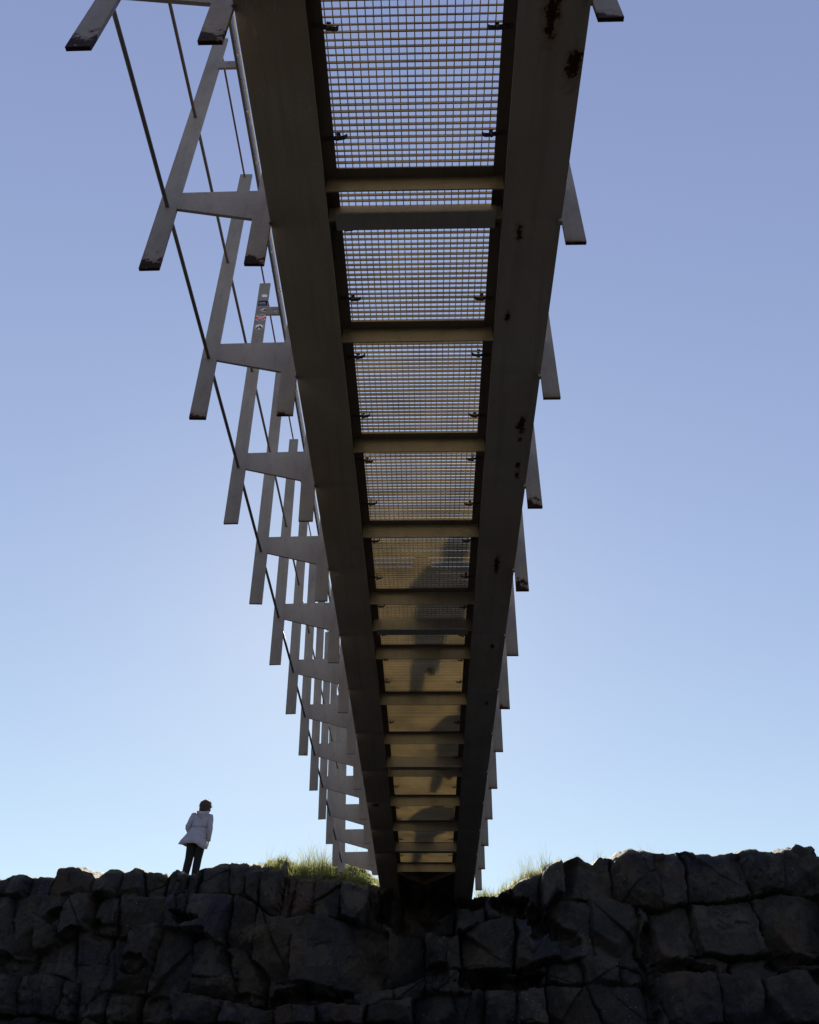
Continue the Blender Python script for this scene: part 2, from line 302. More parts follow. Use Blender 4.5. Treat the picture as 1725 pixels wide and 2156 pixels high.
def wall_depth(X, Z):
    """how far the rock face stands out of the wall plane"""
    rs = np.random.RandomState(3)
    beds = [np.array(b) for b in BEDS] + [np.array([(-14, z), (14, z+0.1)]) for z in (1.1, 0.4, -0.4, -1.1)]
    joints = []
    for k in range(len(beds)+1):
        if k < len(JOINTS): L = list(JOINTS[k])
        else: L = []
        lo = L[0] if L else 0.0; hi = L[-1] if L else 0.0
        x = lo
        while x > -15: x -= rs.uniform(0.35, 1.0); L.append(x)
        x = hi
        while x < 15: x += rs.uniform(0.35, 1.0); L.append(x)
        joints.append(np.array(sorted(L)))
    wx = 0.09*fbm(X*1.7, Z*1.7, 4, 11) + 0.022*fbm(X*12, Z*12, 3, 12)
    wz = 0.12*fbm(X*1.5, Z*1.5, 4, 31) + 0.024*fbm(X*12, Z*12, 3, 32)
    Xw, Zw = X+wx, Z+wz
    lines = [np.interp(Xw, b_[:, 0], b_[:, 1]) for b_ in beds]
    bed = np.zeros(X.shape, int)
    for L in lines: bed += (Zw < L)
    edge = np.full(X.shape, 1.0)
    for j, L in enumerate(lines): edge = np.minimum(edge, np.abs(Zw-L) + 0.035*np.clip(vnoise(X*0.9, Z*0+j, 300+j)*3, 0, 1))
    bid = np.zeros(X.shape, int); cx_ = np.zeros(X.shape); hw = np.ones(X.shape)
    top_ = rim_z(X); zm = np.zeros(X.shape); hh = np.ones(X.shape)
    allL = [top_] + lines + [np.full(X.shape, -2.0)]
    for k in range(len(beds)+1):
        m_ = bed == k
        if not m_.any(): continue
        J = joints[k]; up_, dn_ = allL[k], allL[k+1]
        mid = (np.interp(J, X[:, 0], up_[:, 0]) + np.interp(J, X[:, 0], dn_[:, 0]))/2
        sl = rs.uniform(-0.38, 0.22, len(J))*(0.5 if k == 0 else 1) + (0.08 if k == 0 else 0)
        xw, zw = Xw[m_], Zw[m_]
        XJ = J[None] + sl[None]*(zw[:, None]-mid[None])
        XJ = np.maximum.accumulate(XJ, axis=1)
        ci = (xw[:, None] > XJ).sum(1)
        e_ = np.abs(xw[:, None]-XJ).min(1)
        edge[m_] = np.minimum(edge[m_], e_)
        bid[m_] = k*200 + ci
        l_ = J[np.clip(ci-1, 0, len(J)-1)]; r_ = J[np.clip(ci, 0, len(J)-1)]
        cx_[m_] = (l_+r_)/2; hw[m_] = np.maximum((r_-l_)/2, 0.08)
        zm[m_] = ((up_+dn_)/2)[m_]; hh[m_] = np.maximum(((up_-dn_)/2)[m_], 0.1)
    N = 2200
    u = X-cx_; v = Z-zm
    # half the blocks are broken across by one slanting crack
    ca = rs.uniform(0, 3.14, N); co_ = rs.uniform(-0.3, 0.3, N); br = rs.uniform(0, 1, N) < 0.4
    cd = u*np.cos(ca[bid])+v*np.sin(ca[bid]) - co_[bid]*np.minimum(hw, hh)
    side = (cd > 0) & br[bid]
    e2 = np.where(br[bid], np.abs(cd + wx*0.6), 1.0)
    bid2 = bid*1 + side*1000*0 + np.where(side, 100, 0)
    t1 = rs.uniform(-0.42, 0.42, N); t2 = rs.uniform(-0.30, 0.45, N); off = rs.uniform(-0.17, 0.17, N)
    offb = np.array([0.0, 0.10, -0.02, 0.05, 0.0, 0.1, 0, 0.1, 0, 0])[np.clip(bed, 0, 9)]
    dep = offb + off[bid] + 0.35*off[bid2] + np.clip(t1[bid2]*u + t2[bid2]*v, -.2, .2)*np.where(bed == 0, 0.6, 1.0)
    cut = np.zeros(X.shape); a0 = rs.uniform(0, 6.28, N)
    for kk in range(4):
        fa = a0 + kk*1.57 + rs.uniform(-0.5, 0.5, N)
        sz = np.hypot(np.cos(fa[bid])*hw, np.sin(fa[bid])*hh)
        th = (rs.uniform(0.35, 1.3, N))[bid]*sz
        cut = np.maximum(cut, (u*np.cos(fa[bid])+v*np.sin(fa[bid])-th)*rs.uniform(0.3, 1.5, N)[bid])
    dep -= np.clip(cut, 0, 0.22)
    open_ = np.clip(0.40+2.4*fbm(X*1.3, Z*1.3, 2, 41), 0.03, 1.3)
    dep -= 0.26*open_*np.clip(1.2-edge/(0.012+0.012*open_), 0, 1) + 0.07*np.clip(1-e2/0.012, 0, 1)
    chip = np.clip(fbm(X*4, Z*4, 3, 43)*2+0.05, 0, 1)*0.07
    dep -= 0.045*(edge < chip)
    # hollows where blocks have fallen out, plus two added to darken the rock
    for e in list(B) + [(-0.72, 3.42, 0.30, 0.30, -0.5), (-0.35, 3.25, 0.3, 0.25, -0.35)]:
        if e[4] < -0.15:
            rr_ = ((np.abs(Xw-e[0])/(e[2]*1.05))**4+(np.abs(Zw-e[1])/(e[3]*1.05))**4)**0.25 + 1.1*fbm(X*2.2, Z*3.0, 4, 47) + 0.4*np.clip(0.12-edge, 0, 1)*0
            kd = 1.0 if e[0] > -2.4 else 0.55
            dep = np.where(rr_ < 0.95, np.minimum(dep, dep*0.4+e[4]*kd*1.1+0.3*fbm(X*3, Z*3, 4, 48)), dep)
    # finer fractures: tall splinters, each slightly set back or proud, with hairline joints
    for (su, sv, sd, am, ck) in ((3.0, 1.6, 5, 0.022, 0.0), (5.2, 3.4, 6, 0.014, 0.012), (13.0, 9.0, 8, 0.010, 0.0)):
        gx = X*su + 0.06*fbm(X*3, Z*3, 3, sd*7) + 0.35*Z; gz = Z*sv + 0.06*fbm(X*3, Z*3, 3, sd*9) - 0.25*X
        ix, iz = np.floor(gx), np.floor(gz); b1 = np.full(X.shape, 9.); b2 = b1.copy(); hv = np.zeros(X.shape); hu = np.zeros(X.shape); px_ = np.zeros(X.shape)
        for ax in (-1, 0, 1):
            for az in (-1, 0, 1):
                jx, jz = ix+ax, iz+az
                qx = jx+0.15+0.7*_hash(jx, jz, sd); qz = jz+0.15+0.7*_hash(jx, jz, sd+50)
                dd = np.hypot(gx-qx, gz-qz); nn = dd < b1
                b2 = np.where(nn, b1, np.minimum(b2, dd)); hv = np.where(nn, _hash(jx, jz, sd+90), hv); hu = np.where(nn, _hash(jx, jz, sd+70), hu); px_ = np.where(nn, gx-qx, px_); b1 = np.where(nn, dd, b1)
        zone = np.clip(0.35+2.2*fbm(X*1.1, Z*1.1, 2, sd+3), 0, 1)
        dep += (am*(hv-0.5)*2 + am*1.3*(hu-0.5)*px_)*(0.35+0.65*zone) - ck*np.clip(1-(b2-b1)/0.045, 0, 1)*zone
    dep += 0.05*fbm(X*0.9+4, Z*1.4, 2, 51)
    rub = np.clip((2.35-Z)*2, 0, 1)*np.clip((-4.6-X)*2, 0, 1)
    dep += rub*0.16*np.abs(fbm(X*5, Z*5, 4, 71))
    dep += 0.016*fbm(X*7, Z*9, 5, 81) + 0.010*fbm(X*34, Z*34, 2, 91)
    pit = fbm(X*10, Z*10, 3, 95); dep -= 0.03*(pit > 0.42)*np.clip(fbm(X*0.8, Z*0.8, 2, 96)*3, 0, 1)
    return dep

def grid_mesh(name, P, mat, kind='structure', smooth=True):
    nu, nv = P.shape[:2]
    me = bpy.data.meshes.new(name)
    idx = np.arange(nu*nv).reshape(nu, nv)
    q = np.stack([idx[:-1, :-1], idx[1:, :-1], idx[1:, 1:], idx[:-1, 1:]], -1).reshape(-1, 4)
    me.vertices.add(nu*nv); me.vertices.foreach_set('co', P.reshape(-1).astype(np.float32))
    me.loops.add(q.size); me.loops.foreach_set('vertex_index', q.reshape(-1).astype(np.int32))
    me.polygons.add(len(q)); me.polygons.foreach_set('loop_start', (np.arange(len(q))*4).astype(np.int32))
    me.polygons.foreach_set('loop_total', np.full(len(q), 4, np.int32))
    me.update(calc_edges=True); me.validate()
    if smooth: me.polygons.foreach_set('use_smooth', [True]*len(me.polygons))
    me.materials.append(mat)
    o = bpy.data.objects.new(name, me); COL.objects.link(o); tag(o, kind=kind)
    return o

def rock_mat():
    k = NT('basalt'); o = k.obj()
    big = k.noise(0.7, 4, o); mid = k.noise(3.5, 7, o, 0.65); fine = k.noise(38, 6, o, 0.7)
    c = k.mix(k.ramp(big.outputs['Fac'], [(0.38, 0.0), (0.6, 1.0)]), (0.019, 0.022, 0.034), (0.040, 0.034, 0.029))
    c = k.mix(k.ramp(mid.outputs['Fac'], [(0.35, 0.0), (0.62, 1.0)]), k.mix(0.55, c, (0.006, 0.006, 0.007)), c)
    c = k.mix(k.math('MULTIPLY', k.ramp(fine.outputs['Fac'], [(0.45, 0.0), (0.7, 1.0)]), 0.35), c, (0.068, 0.061, 0.055))
    mp = k.n('ShaderNodeMapping'); mp.inputs['Scale'].default_value = (6, 6, 1.1); k.l(o, mp.inputs[0])
    stk = k.noise(1.6, 7, mp.outputs[0], 0.7)
    c = k.mix(k.math('MULTIPLY', k.ramp(stk.outputs['Fac'], [(0.50, 0.0), (0.68, 1.0)]), 0.6), c, (0.016, 0.015, 0.016))
    pt = k.noise(2.1, 3, o)
    c = k.mix(k.math('MULTIPLY', k.ramp(pt.outputs['Fac'], [(0.52, 0.0), (0.56, 1.0)]), 0.28), c, (0.085, 0.075, 0.062))
    rust = k.noise(1.1, 5, o)
    c = k.mix(k.math('MULTIPLY', k.ramp(rust.outputs['Fac'], [(0.58, 0.0), (0.70, 1.0)]), 0.5), c, (0.075, 0.043, 0.028))
    # pale lichen dots
    vo = k.n('ShaderNodeTexVoronoi'); vo.inputs['Scale'].default_value = 16; k.l(o, vo.inputs['Vector'])
    ld = k.math('ADD', vo.outputs['Distance'], k.math('MULTIPLY', k.math('SUBTRACT', fine.outputs['Fac'], 0.5), 0.35))
    zone = k.noise(1.3, 3, o)
    lm = k.math('MULTIPLY', k.ramp(ld, [(0.10, 1.0), (0.16, 0.0)]), k.ramp(zone.outputs['Fac'], [(0.52, 0.0), (0.62, 1.0)]))
    c = k.mix(k.math('MULTIPLY', lm, 0.8), c, (0.22, 0.21, 0.18))
    # moss and dry soil where the rock lies level
    gn = k.n('ShaderNodeNewGeometry'); s3 = k.n('ShaderNodeSeparateXYZ'); k.l(gn.outputs['Normal'], s3.inputs[0])
    po = k.n('ShaderNodeSeparateXYZ'); k.l(o, po.inputs[0])
    mm = k.math('MULTIPLY', k.ramp(k.math('ADD', s3.outputs[2], k.math('MULTIPLY', k.math('SUBTRACT', mid.outputs['Fac'], 0.5), 0.9)), [(0.5, 0.0), (0.72, 1.0)]),
                k.ramp(k.math('MULTIPLY', po.outputs[2], 0.2), [(0.70, 0.0), (0.77, 1.0)]))
    mc = k.mix(mid.outputs['Fac'], (0.028, 0.032, 0.014), (0.085, 0.075, 0.035))
    c = k.mix(mm, c, mc)
    k.l(c, k.b.inputs['Base Color']); k.b.inputs['Roughness'].default_value = 0.88
    k.b.inputs['Specular IOR Level'].default_value = 0.25
    hsum = k.math('ADD', k.math('MULTIPLY', mid.outputs['Fac'], 0.35), k.math('MULTIPLY', fine.outputs['Fac'], 0.65))
    k.bump(hsum, 0.035, 1.0)
    return k.m
M_rock = rock_mat()
M_sand = simple('black_sand', (0.018,0.017,0.015), 0.95, 0, 0.3, 3.0, 0.01)

YW = 15.0
fine_x = np.arange(-8.6, 7.7, 0.0165)
xs = np.concatenate([[-400, -120, -60, -35, -22], np.arange(-14, -8.6, 0.12), fine_x, np.arange(7.75, 14, 0.12), [22, 35, 60, 120, 400]])
zb = np.concatenate([np.linspace(-1.75, 1.3, 26)[:-1]])
NW = 185
rz = rim_z(xs)
flank = np.clip((np.abs(xs)-30)/60, 0, 1)
cols = []
Zg = np.zeros((len(xs), len(zb)+NW))
for i in range(len(xs)):
    Zg[i] = np.concatenate([zb, np.linspace(1.3, rz[i], NW)])
Xg = np.repeat(xs[:, None], Zg.shape[1], 1)
D = wall_depth(Xg, Zg)
Df = np.clip((14-np.abs(Xg))/4, 0, 1)
D = D*Df
rimfade = np.clip((rz[:, None]-Zg)/0.12, 0, 1)
Dr = np.where(np.abs(Xg+0.1) < 0.9, np.maximum(D, -0.25), np.maximum(D, -0.10))
D = Dr*(1-rimfade) + D*rimfade
Yg = YW - D + 0.07*(1-rimfade)**2
wall = np.stack([Xg, Yg, Zg], -1)
ss = np.concatenate([np.linspace(0.03, 1.2, 34), np.linspace(1.3, 5, 34), np.array([6, 7.5, 9, 12, 16, 22, 32, 50, 90, 200, 700])])
S = np.repeat(ss[None], len(xs), 0); Xt = np.repeat(xs[:, None], len(ss), 1)
amp = np.clip(S/0.3, 0, 1)
Yt = Yg[:, -1:] + S
Zt = rz[:, None]*np.exp(-S/40) + 4.1*(1-np.exp(-S/40)) + top_rise(Xt, S) + amp*0.11*fbm(Xt*1.6, Yt*1.6, 4, 101) + amp*0.04*fbm(Xt*7, Yt*7, 3, 111) - 0.02*np.minimum(amp, 1)
top = np.stack([Xt, Yt, Zt], -1)
CLIFF = np.concatenate([wall, top], 1)
grid_mesh('cliff', CLIFF, M_rock, smooth=False)
def ground_z(x, s):
    """height of the plateau at distance s behind the rim (matches the sheet above)"""
    i = int(np.clip(np.searchsorted(xs, x), 1, len(xs)-1)); y = Yg[i, -1]+s
    return float(np.interp(s, ss, Zt[i])), float(y)

# the other wall of the rift, behind the camera, and the sandy floor between them
xr = np.concatenate([[-400, -120, -50], np.arange(-20, 20.1, 0.25), [50, 120, 400]])
zr_ = np.linspace(-1.75, 3.9, 40)
Xr, Zr = np.meshgrid(xr, zr_, indexing='ij')
Yr = -5.2 + 0.5*fbm(Xr*0.8, Zr*0.9, 5, 201) + 0.15*fbm(Xr*3, Zr*3, 3, 202)
sr = np.array([0.3, 1, 2, 4, 8, 20, 60, 300, 700]); Xq = np.repeat(xr[:, None], len(sr), 1)
Yq = Yr[:, -1:] - sr[None]; Zq = 3.9 + 0.1*fbm(Xq, Yq, 4, 203)
grid_mesh('cliff', np.concatenate([np.stack([Xr, Yr, Zr], -1), np.stack([Xq, Yq, Zq], -1)], 1)[::-1], M_rock)
xf = np.concatenate([[-400, -100, -40], np.arange(-16, 16.1, 0.3), [40, 100, 400]]); yf = np.arange(-6.5, 17, 0.3)
Xf, Yf = np.meshgrid(xf, yf, indexing='ij')
Zf = -1.62 + 0.08*fbm(Xf*0.5, Yf*0.5, 4, 301) + 0.5*np.clip((Yf-13.4)/2.0, 0, 1)*(0.5+fbm(Xf, Yf, 3, 302))
grid_mesh('ground', np.stack([Xf, Yf, Zf], -1), M_sand)

# ---------------------------------------------------------------- footbridge
H0, CAMB = 4.12, -0.0019
def zc(y): return H0 + CAMB*y*y
bridge = empty('footbridge', (0, 0, 0))
tag(bridge, 'grey steel footbridge with open grating deck spanning the rift overhead', 'footbridge')

ST = [-4.0, -2.95, -1.95, -0.9, 0.18, 1.268, 2.357, 3.480, 4.580, 5.680, 6.770, 7.875, 8.950, 10.040, 11.090, 12.130, 13.160, 14.200]
def sweep(mb, x0, x1, z0, z1, y0=-5.3, y1=15.7, step=0.35, mi=0, warp=False):
    ys = list(np.arange(y0, y1, step)) + [y1]
    if warp:      # plate pulled slightly by the welds at every frame
        ys = sorted(set(ys + [round(s+d, 3) for s in ST for d in (-.16, -.1, -.05, -.02, 0, .02, .05, .1, .16)]))
        wz = lambda y: sum(0.004*math.exp(-((y-s)/0.055)**2) for s in ST)
        mb.rings([[(x0, y, zc(y)+z0+wz(y)), (x1, y, zc(y)+z0+wz(y)), (x1, y, zc(y)+z1), (x0, y, zc(y)+z1)] for y in ys], True, True, mi)
        return
    mb.rings([[(x0, y, zc(y)+z0), (x1, y, zc(y)+z0), (x1, y, zc(y)+z1), (x0, y, zc(y)+z1)] for y in ys], True, True, mi)

def girder(xa, xb, mat, label):
    s = 1 if xb > xa else -1            # xa outer edge, xb inner edge
    m = MB()
    def sw(a, b, z0, z1): sweep(m, min(a, b), max(a, b), z0, z1)
    sweep(m, min(xa, xb), max(xa, xb), 0, 0.014, warp=True)
    sw(xa+s*0.010, xa+s*0.020, 0.014, 0.36)
    sw(xb-s*0.064, xb-s*0.054, 0.014, 0.36)
    sw(xa, xb-s*0.045, 0.36, 0.372)
    return tag(m.build('girder', mat, bridge), label)
girder(-0.8817, -0.5469, M_girl, 'left box girder with plain dark underside')
girder(0.7781, 0.4421, M_girr, 'right box girder with black rust patches underneath')
m = MB(); sweep(m, -0.6008, -0.488, 0.142, 0.150); sweep(m, -0.6008, -0.5935, 0.10, 0.142)
m.build('support_angle', M_ledge, bridge)
m = MB(); sweep(m, 0.387, 0.4961, 0.142, 0.150); sweep(m, 0.4885, 0.4961, 0.10, 0.142)
m.build('support_angle', M_ledge, bridge)

beamY = [-4.9, -3.9, -2.9, -1.9, -0.88, 0.13, 1.145, 2.158, 3.184, 4.198, 5.219, 6.225, 7.227, 8.232, 9.245, 10.222, 11.215, 12.185, 13.1, 14.026]
def beam():
    m = MB()
    m.box(-0.5462, 0.4414, 0, 0.008, 0.0005, 0.1415)
    m.box(-0.487, 0.386, -0.058, -0.0005, 0.135, 0.1415, 1)
    return m.build('crossbeam', [M_beam, M_ledge], bridge)
b0 = beam()
for i, y in enumerate(beamY):
    o = b0
    if i: o = b0.copy(); COL.objects.link(o); o.parent = bridge
    o.location = (0, y, zc(y))
m = MB()
m.box(-0.5462, 0.4414, 0, 0.010, 0.0005, 0.1415)
web = m.build('splice_beam', M_beam, bridge)
m = MB(); m.box(-0.503, 0.402, -0.046, 0.058, -0.014, -0.0002)
fl = m.build('bottom_flange', M_flange, web)
for i, y in enumerate([2.33, 6.69, 9.925, 13.05]):
    o = web
    if i:
        o = web.copy(); COL.objects.link(o); o.parent = bridge
        f2 = fl.copy(); COL.objects.link(f2); f2.parent = o
    o.location = (0, y, zc(y))
    o['label'] = 'deeper crossbeam with dark flat flange below'

# grating panels: bearing bars across, thin rods along
for i in range(len(beamY)-1):
    y0, y1 = beamY[i]+0.004, beamY[i+1]-0.004
    m = MB(); n = int(round((y1-y0)/0.0349))
    for j in range(n+1):
        y = y0 + 0.004 + (y1-y0-0.008)*j/n
        jit = rnd.uniform(-0.0008, 0.0008); t = rnd.uniform(-0.0022, 0.0022); t2 = rnd.uniform(-0.0012, 0.0012)
        zb_ = zc(y) + 0.1525
        y = y+jit
        x0_, x1_ = -0.522, 0.418
        m.add([(x0_, y-0.0023, zb_), (x1_, y-0.0023+t2, zb_), (x1_, y+0.0023+t2, zb_), (x0_, y+0.0023, zb_),
               (x0_, y-0.0023+t, zb_+0.0225), (x1_, y-0.0023+t+t2, zb_+0.0225), (x1_, y+0.0023+t+t2, zb_+0.0225), (x0_, y+0.0023+t, zb_+0.0225)],
              [(0,3,2,1),(4,5,6,7),(0,1,5,4),(1,2,6,5),(2,3,7,6),(3,0,4,7)])
    k = 0; x = -0.4795+0.0
    while x < 0.385:
        m.rings([[(x+0.0039*math.cos(a), y, zc(y)+0.1705+0.0039*math.sin(a)) for a in (0.8, 2.36, 3.93, 5.5)] for y in (y0, (y0+y1)/2, y1)])
        x += 0.0398
    o = m.build('grating_panel', M_grate, bridge)

# saddle clips holding the grating down
def clip(side):
    m = MB(); s = side
    m.box(-0.030, 0.030, -0.006, 0.006, -0.004, 0.0)
    pts = [(-0.055*s, 0, 0.003), (0.0, 0, -0.002), (0.035*s, 0, -0.012), (0.058*s, 0, -0.010), (0.072*s, 0, 0.006), (0.073*s, 0, 0.020)]
    m.rings([[(p[0], -0.011, p[2]), (p[0], 0.011, p[2]), (p[0], 0.011, p[2]+0.004), (p[0], -0.011, p[2]+0.004)] for p in pts])
    m.tube([(0.022*s, 0, -0.016), (0.022*s, 0, 0.034)], 0.0055, 8)
    m.tube([(0.022*s, 0, -0.020), (0.022*s, 0, -0.008)], 0.0105, 6)
    m.box(0.012*s if s > 0 else 0.034*s, 0.034*s if s > 0 else 0.012*s, -0.012, 0.012, 0.030, 0.040)
    return m.build('grating_clip', M_clip, bridge)
cl = {1: clip(1), -1: clip(-1)}
used = set()
for y in [-3.6, -2.6, -1.5, -0.5, 0.4, 0.9, 1.40, 1.93, 2.46, 2.95, 3.42, 3.96, 4.42, 4.95, 5.43, 5.97, 6.46, 6.98, 7.47, 7.95, 8.45, 8.94, 9.45, 9.93, 10.40, 10.88, 11.25, 11.63, 12.05, 12.47, 12.9, 13.3, 13.65]:
    for s, x in ((1, -0.487), (-1, 0.386)):
        o = cl[s]
        if s in used: o = cl[s].copy(); COL.objects.link(o); o.parent = bridge
        used.add(s)
        yy = y + rnd.uniform(-0.012, 0.012)
        o.location = (x, yy, zc(yy)+0.135)
        o.rotation_euler = (rnd.uniform(-0.1, 0.1), 0, rnd.uniform(-0.18, 0.18))

# railing frames
POST_END = dict(zip(range(-5, 13), [-.444]*5+[-.444, -.428, -.395, -.37, -.357, -.326, -.291, -.277, -.258, -.238, -.212, -.20, .05]))
LEG_END = dict(zip(range(-5, 13), [-.40]*5+[-.41, -.40, -.37, -.352, -.331, -.309, -.280, -.262, -.244, -.235, -.207, -.181, 0.0]))
def left_frame(k):
    e, g = POST_END[k], LEG_END[k]; tz = 2.85 if k < 3 else 2.78
    tx = lambda z: -1.490-0.0441*(z+0.415)
    P = [(tx(e)-0.055, e), (tx(tz)-0.055, tz), (tx(tz)+0.055, tz), (-1.470, 0.372), (-1.003, 0.384), (-1.036, 1.35), (-0.927, 1.35),
         (-0.868, g), (-0.978, g), (-0.996, 0.063), (-1.461, 0.190), (tx(e)+0.055, e)]
    m = MB(); m.plate([(x+rnd.uniform(-.002, .002), z+rnd.uniform(-.003, .003)) for x, z in P], -0.009, 0.009)
    return m.build('railing_frame', M_post, bridge)
def right_frame():
    m = MB(); m.plate([(0.775, -0.237), (0.888, -0.237), (0.919, 1.35), (0.806, 1.35)], -0.009, 0.009)
    m.box(0.760, 0.781, -0.016, 0.010, -0.030, -0.001)
    return m.build('railing_post', M_postr, bridge)
def bracket_mesh(parent):
    m = MB()
    x0, x1, z0, z1 = -1.566, -1.416, 2.247, 2.372
    cx_, cz_, r = -1.489, 2.322, 0.0125
    outer = [(x0, z0), (x1, z0), (x1, z1), (x0, z1)]
    # rectangle with a round hole: a ring of quads
    ang = [-2.2+2*math.pi*i/16 for i in range(16)]
    def onrect(a):
        c, s = math.cos(a), math.sin(a); t = 9
        if c > 1e-6: t = min(t, (x1-cx_)/c)
        if c < -1e-6: t = min(t, (x0-cx_)/c)
        if s > 1e-6: t = min(t, (z1-cz_)/s)
        if s < -1e-6: t = min(t, (z0-cz_)/s)
        return (cx_+c*t, cz_+s*t)
    cor = [math.atan2(z-cz_, x-cx_) for x, z in outer]
    A = sorted(set([round(math.atan2(math.sin(a), math.cos(a)), 5) for a in ang+cor]))
    I = [(cx_+r*math.cos(a), cz_+r*math.sin(a)) for a in A]; O = [onrect(a) for a in A]; n = len(A)
    vs = [(x, y, z) for y in (-0.012, 0.004) for L in (I, O) for x, z in L]
    fs = []
    for i in range(n):
        j = (i+1) % n
        fs += [(i, j, n+j, n+i), (2*n+i, 3*n+i, 3*n+j, 2*n+j), (n+i, n+j, 3*n+j, 3*n+i), (i, 2*n+i, 2*n+j, j)]
    m.add(vs, fs)
    return m.build('bracket', M_post, parent)
RF = right_frame(); BR = None
frames = {}
for i, y in enumerate(ST):
    o, r = left_frame(i-5), RF
    if i:
        r = RF.copy(); COL.objects.link(r); r.parent = bridge
    o.location = (0, y, zc(y)); r.location = (0, y, zc(y))
    frames[i-5] = o
for k, o in frames.items():
    if k % 2:
        if BR is None: BR = bracket_mesh(o)
        else:
            b = BR.copy(); COL.objects.link(b); b.parent = o
# rods running through the outer posts
def rod(x, z, r, mat, y0=-5.0, y1=14.35):
    m = MB(); ys = np.arange(y0, y1, 0.55)
    m.tube([(x+rnd.uniform(-.002, .002), y, zc(y)+z) for y in ys], r, 10)
    return m.build('railing_rod', mat, bridge, smooth=True)
rod(-1.521, 0.213, 0.0125, M_rod); rod(-1.574, 1.404, 0.0115, M_rod); rod(-1.643, 2.800, 0.0085, M_rust_rod)
# edge trim carried by the brackets
m = MB(); sweep(m, -1.418, -1.4145, 2.235, 2.385); sweep(m, -1.4145, -1.398, 2.235, 2.239)
for y in np.arange(-4.8, 14.2, 0.27):
    yy = y+rnd.uniform(-0.02, 0.02)
    m.box(-1.4245, -1.4100, yy-0.012, yy+0.012, zc(yy)+2.25+rnd.uniform(0, .05), zc(yy)+2.34)
m.build('edge_rail', M_rod, bridge)
m = MB(); ys = np.arange(-4.9, 14.4, 0.5)
m.tube([(-1.378, y, zc(y)+2.262) for y in ys], 0.009, 8)
for y in np.arange(-4.7, 14.2, 0.41): m.box(-1.4145, -1.372, y-0.006, y+0.006, zc(y)+2.254, zc(y)+2.27)
m.build('trim_tube', M_bright, bridge, smooth=False)
# weld tabs under the flange edge
m = MB(); m.box(-0.889, -0.868, -0.020, -0.0095, -0.006, 0.010)
wt = m.build('weld_tab', M_ledge, bridge)
for i, y in enumerate(ST):
    o = wt
    if i: o = wt.copy(); COL.objects.link(o); o.parent = bridge
    o.location = (0, y, zc(y))
# V brace at the abutment
m = MB()
def slab(a, b, z0, z1, th=0.05):
    d = Vector((b[0]-a[0], b[1]-a[1], 0)).normalized(); n = Vector((-d.y, d.x, 0))*th/2
    za, zb2 = zc(a[1]), zc(b[1])
    m.rings([[(p[0]-n.x, p[1]-n.y, zz+z0), (p[0]+n.x, p[1]+n.y, zz+z0), (p[0]+n.x, p[1]+n.y, zz+z1), (p[0]-n.x, p[1]-n.y, zz+z1)] for p, zz in ((a, za), (b, zb2))])
slab((-0.53, 14.09), (-0.10, 14.66), -0.012, 0.09, 0.012)
slab((0.425, 14.04), (-0.085, 14.655), -0.012, 0.06, 0.012)
m.build('end_brace', M_ledge, bridge)
m = MB(); sweep(m, -0.60, 0.495, 0.152, 0.176, 14.04, 15.7)  # dark plate added past the last beam to block the sky
m.build('sky_block_plate', M_ledge, bridge)

# stickers
def flat(name, col, rough=0.4):
    x = simple(name, col, 0.85, 0, 0.08, 20); x.node_tree.nodes['Principled BSDF'].inputs['Specular IOR Level'].default_value = 0.05; return x
S_navy = flat('sticker_navy', (0.012, 0.02, 0.07)); S_white = flat('sticker_white', (0.8, 0.8, 0.8)); S_red = flat('sticker_red', (0.62, 0.012, 0.03))
S_blue = flat('sticker_blue', (0.02, 0.05, 0.30)); S_dark = flat('sticker_dark', (0.025, 0.028, 0.035))
SM = [S_navy, S_white, S_red, S_blue, S_dark]
def text_into(m, body, cx_, cz_, size, y, mi, sx=1.0, rot=0.0):
    cu = bpy.data.curves.new('lettering', 'FONT'); cu.body = body; cu.size = size; cu.align_x = 'CENTER'; cu.align_y = 'CENTER'; cu.offset = 0.0006
    ob = bpy.data.objects.new('lettering', cu); COL.objects.link(ob)
    dg = bpy.context.evaluated_depsgraph_get(); me = bpy.data.meshes.new_from_object(ob.evaluated_get(dg))
    c, s = math.cos(rot), math.sin(rot)
    vs = [(cx_+(v.co.x*sx*c-v.co.y*s), y, cz_+(v.co.x*sx*s+v.co.y*c)) for v in me.vertices]
    m.add(vs, [tuple(p.vertices) for p in me.polygons], mi)
    bpy.data.objects.remove(ob); bpy.data.curves.remove(cu)
def disc(m, cx_, cz_, rx, rz, y, mi, n=28, a0=0, a1=2*math.pi, rin=0):
    full = abs(a1-a0-2*math.pi) < 1e-6
    A = [a0+(a1-a0)*i/n for i in range(n if full else n+1)]
    O = [(cx_+rx*math.cos(a), y, cz_+rz*math.sin(a)) for a in A]
    if rin:
        I = [(cx_+rx*rin*math.cos(a), y, cz_+rz*rin*math.sin(a)) for a in A]; L = len(A)
        m.add(O+I, [(i, (i+1) % L, L+(i+1) % L, L+i) for i in range(L if full else L-1)], mi)
    else: m.add(O, [tuple(range(len(O)))], mi)
def rect(m, x0, x1, z0, z1, y, mi, sh=0.0):
    m.add([(x0, y, z0), (x1, y, z0+sh), (x1, y, z1+sh), (x0, y, z1)], [(0, 1, 2, 3)], mi)
def thick(m, cx_, cz_, rx, rz, mi, n=28, yb=-0.0092, yf=-0.0100):
    A = [2*math.pi*i/n for i in range(n)]
    m.rings([[(cx_+rx*math.cos(a), y, cz_+rz*math.sin(a)) for a in A] for y in (yb, yf)], True, True, mi)
Y1, Y2, Y3 = -0.0104, -0.0108, -0.0112
P3 = frames[3]
